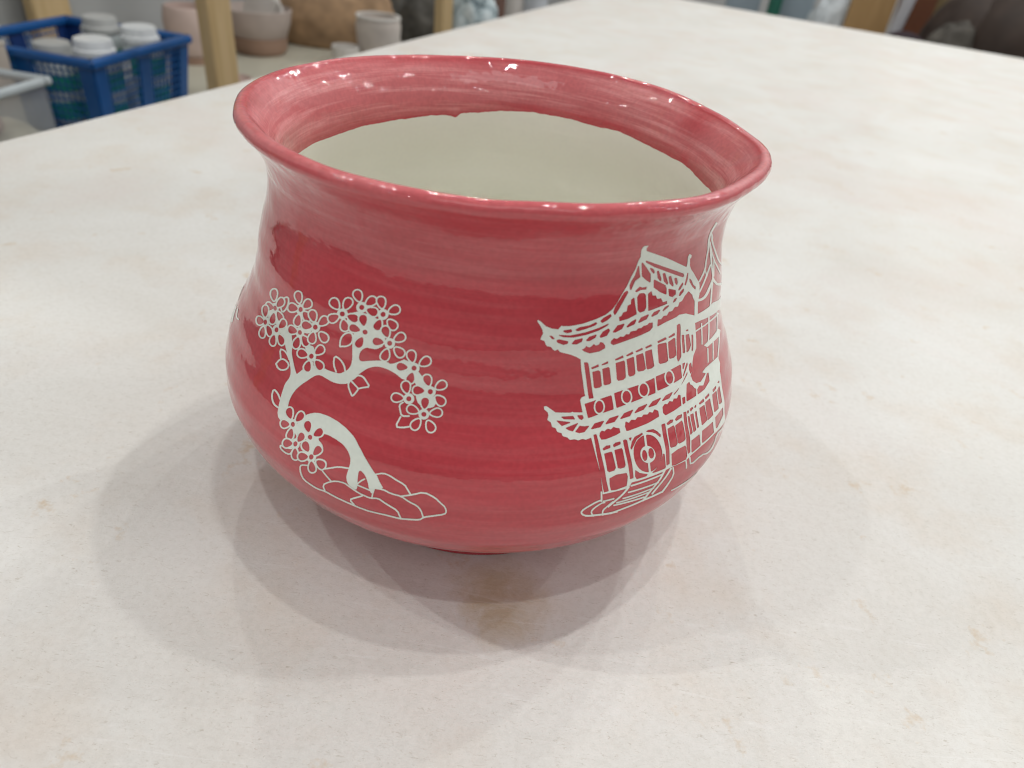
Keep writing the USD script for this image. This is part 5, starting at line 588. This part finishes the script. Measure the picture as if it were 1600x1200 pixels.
PINK2 = plain('pink_bisque', (.60, .47, .42), .8, var=.08)
p_ = on_shelf(-26.0, 1.60)
t_ = thing('bisque_pot', 'pinkish unglazed pot half hidden between the blue basket and the first post', 'pot', p_)
part(t_, 'pot_wall', lathe([(.038, .014), (.046, .03), (.050, .07), (.046, .095), (.042, .098), (.042, .092), (.045, .07), (.04, .03), (0, .016)], 48), PINK2, smooth=50)
part(t_, 'foot', lathe([(0, 0), (.039, 0), (.040, .013), (0, .0135)], 48), PINKB, smooth=50)
p_ = on_shelf(-23.6, 1.38)
t_ = thing('little_dish', 'little pale pink dish on the shelf just right of the first post', 'dish', p_)
part(t_, 'dish_wall', lathe([(0, .004), (.022, .004), (.030, .022), (.028, .023), (.020, .008), (0, .008)], 40), PINK2, smooth=50)
part(t_, 'foot', lathe([(0, 0), (.018, 0), (.019, .0035), (0, .0037)], 40), PINK, smooth=50)
p_ = on_shelf(-18.2, 1.52)
t_ = thing('clay_saucer', 'flat buff saucer lying on the shelf before the brown clay block', 'saucer', p_)
part(t_, 'saucer_plate', lathe([(0, .003), (.030, .003), (.042, .010), (.041, .012), (.029, .006), (0, .006)], 40), plain('buff_saucer', (.50, .46, .36), .8), smooth=50)
part(t_, 'foot', lathe([(0, 0), (.022, 0), (.023, .0026), (0, .0028)], 40), PINK, smooth=50)

# ------------------------------------------------------------------ the far bench past the right table edge
FZ = -.26
BENCHW = wood('bench_wood', (.20, .13, .07), (.30, .20, .11), 1)
b_ = loc(2.08, 0)
fb = thing('side_bench', 'low dark wooden bench against the far wall past the right table edge', 'bench', (b_[0], b_[1], 0), ROT)
part(fb, 'bench_top', bx((.42, -1.75, FZ - .02), (.80, 2.9, .04), .003), BENCHW, smooth=False)
for x, y in ((.08, -.40), (.76, -.40), (.08, -3.1), (.76, -3.1)):
    part(fb, 'leg', bx((x, y, (FZ - .04 - .75) / 2), (.06, .06, FZ - .04 + .75), .003), BENCHW, smooth=False)
def far(az, d): return (*polar(az, d), FZ)
BLUEG = plain('blue_grey_plastic', (.30, .37, .42), .4, var=.12, scale=8)
for az, l in ((12.7, 'blue grey plastic crate left of the green strip on the far bench'), (16.2, 'blue grey plastic crate right of the green strip on the far bench')):
    p_ = far(az, 2.66); t_ = thing('plastic_crate', l, 'crate', p_, -az)
    part(t_, 'crate_body', bx((0, 0, .15), (.105, .18, .30), .006), BLUEG, smooth=False)
    part(t_, 'crate_rim', bx((0, 0, .3055), (.114, .19, .011), .003), BLUEG, smooth=False)
p_ = far(14.85, 2.53)
t_ = thing('green_tube', 'narrow dark green upright tube between the blue grey crates', 'tube', p_, -14)
part(t_, 'tube_body', lathe([(0, 0), (.019, 0), (.020, .003), (.020, .42), (0, .42)], 32), plain('dark_green', (.02, .13, .09), .4), smooth=40)
part(t_, 'tube_cap', lathe([(.0, .421), (.022, .421), (.022, .44), (0, .44)], 32), plain('dark_green_cap', (.02, .10, .07), .4), smooth=40)
p_ = far(18.7, 2.50)
keys(part('/World', 'plastic_sack', lump(.085, 51, .3, 4, (.78, .7, 1.9), 3).apply_translation(p_), plain('pale_sack', (.48, .52, .54), .4, var=.2, scale=40, bump=.6)), 'pale translucent crumpled sack left of the broad wooden upright', 'sack')
p_ = far(20.9, 2.42)
t_ = thing('wooden_upright', 'broad orange brown timber upright past the right table edge', 'timber', p_, -16)
TIM = wood('orange_timber', (.34, .20, .075), (.42, .265, .115), 2)
part(t_, 'timber_post', bx((0, 0, .50), (.112, .06, 1.0), .003), TIM, smooth=False)
part(t_, 'foot_plate', bx((0, 0, -.003 + .008), (.15, .10, .016), .002), BENCHW, smooth=False)
p_ = far(22.35, 2.36)
t_ = thing('metal_tube', 'silver metal tube leaning beside the broad wooden upright', 'tube', p_, -20)
tube = lathe([(0, 0), (.016, 0), (.0165, .01), (.0165, .50), (0, .50)], 24).apply_transform(trimesh.transformations.rotation_matrix(math.radians(5), (0, 1, 0)))
part(t_, 'tube_body', tube, plain('dull_silver', (.42, .42, .44), .4, var=.05), smooth=40)
part(t_, 'tube_end', lathe([(.0, .50), (.018, .50), (.018, .53), (0, .53)], 24).apply_transform(trimesh.transformations.rotation_matrix(math.radians(5), (0, 1, 0))), plain('grey_end', (.3, .3, .3), .5), smooth=40)
for az, d, w, m_, l in ((23.5, 2.62, .10, plain('rust_board', (.135, .045, .018), .6), 'rust brown board standing right of the silver tube'), (24.9, 2.66, .075, plain('olive_board', (.19, .14, .065), .6), 'olive brown board standing right of the rust board')):
    p_ = far(az, d); t_ = thing('standing_board', l, 'board', p_, -az)
    part(t_, 'board_face', bx((0, 0, .24), (w, .02, .48), .002), m_, smooth=False)
    part(t_, 'board_edge', bx((0, 0, .487), (w - .004, .024, .014), .002), BENCHW, smooth=False)
p_ = far(23.55, 2.30)
keys(part('/World', 'folded_cloth', lump(.115, 61, .15, 4, (.9, .5, 1.18), 1.5).apply_translation(p_), plain('plum_cloth', (.016, .005, .010), .85, var=.2)), 'dark plum folded cloth before the rust and olive boards', 'cloth')
p_ = far(26.3, 2.30)
keys(part('/World', 'grey_bundle', lump(.094, 71, .42, 4, (.75, .8, 1.55), 3.2).apply_translation(p_), plain('grey_brown_cloth', (.052, .046, .037), .8, var=.3, scale=20, bump=.5)), 'grey brown bundle slumped between the plum cloth and the dark sacks', 'bundle')
SACK = plain('dark_brown_sack', (.032, .019, .013), .75, var=.35, scale=14, bump=.5)
for az, d, r, l in ((28.0, 2.42, .155, 'dark brown sack, the left of two at the right picture edge'), (31.0, 2.40, .175, 'dark brown sack, the right of two cut by the picture edge')):
    keys(part('/World', 'brown_sack', lump(r, 80 + int(az), .2, 4, (1, .8, 1.45), 1.8).apply_translation(far(az, d)), SACK), l, 'sack')
for az, d, z, r, l in ((26.2, 2.48, .24, .022, 'small cream clay piece lying left on the dark bundle heap'), (28.2, 2.36, .295, .030, 'larger cream clay piece lying on top of the left dark sack')):
    q_ = polar(az, d)
    keys(part('/World', 'clay_piece', lump(r, 90 + int(az), .3, 3, (1.3, .9, .7)).apply_translation((q_[0], q_[1], FZ + z)), plain('cream_piece' + str(int(az)), (.36, .30, .22), .8)), l, 'clay piece')
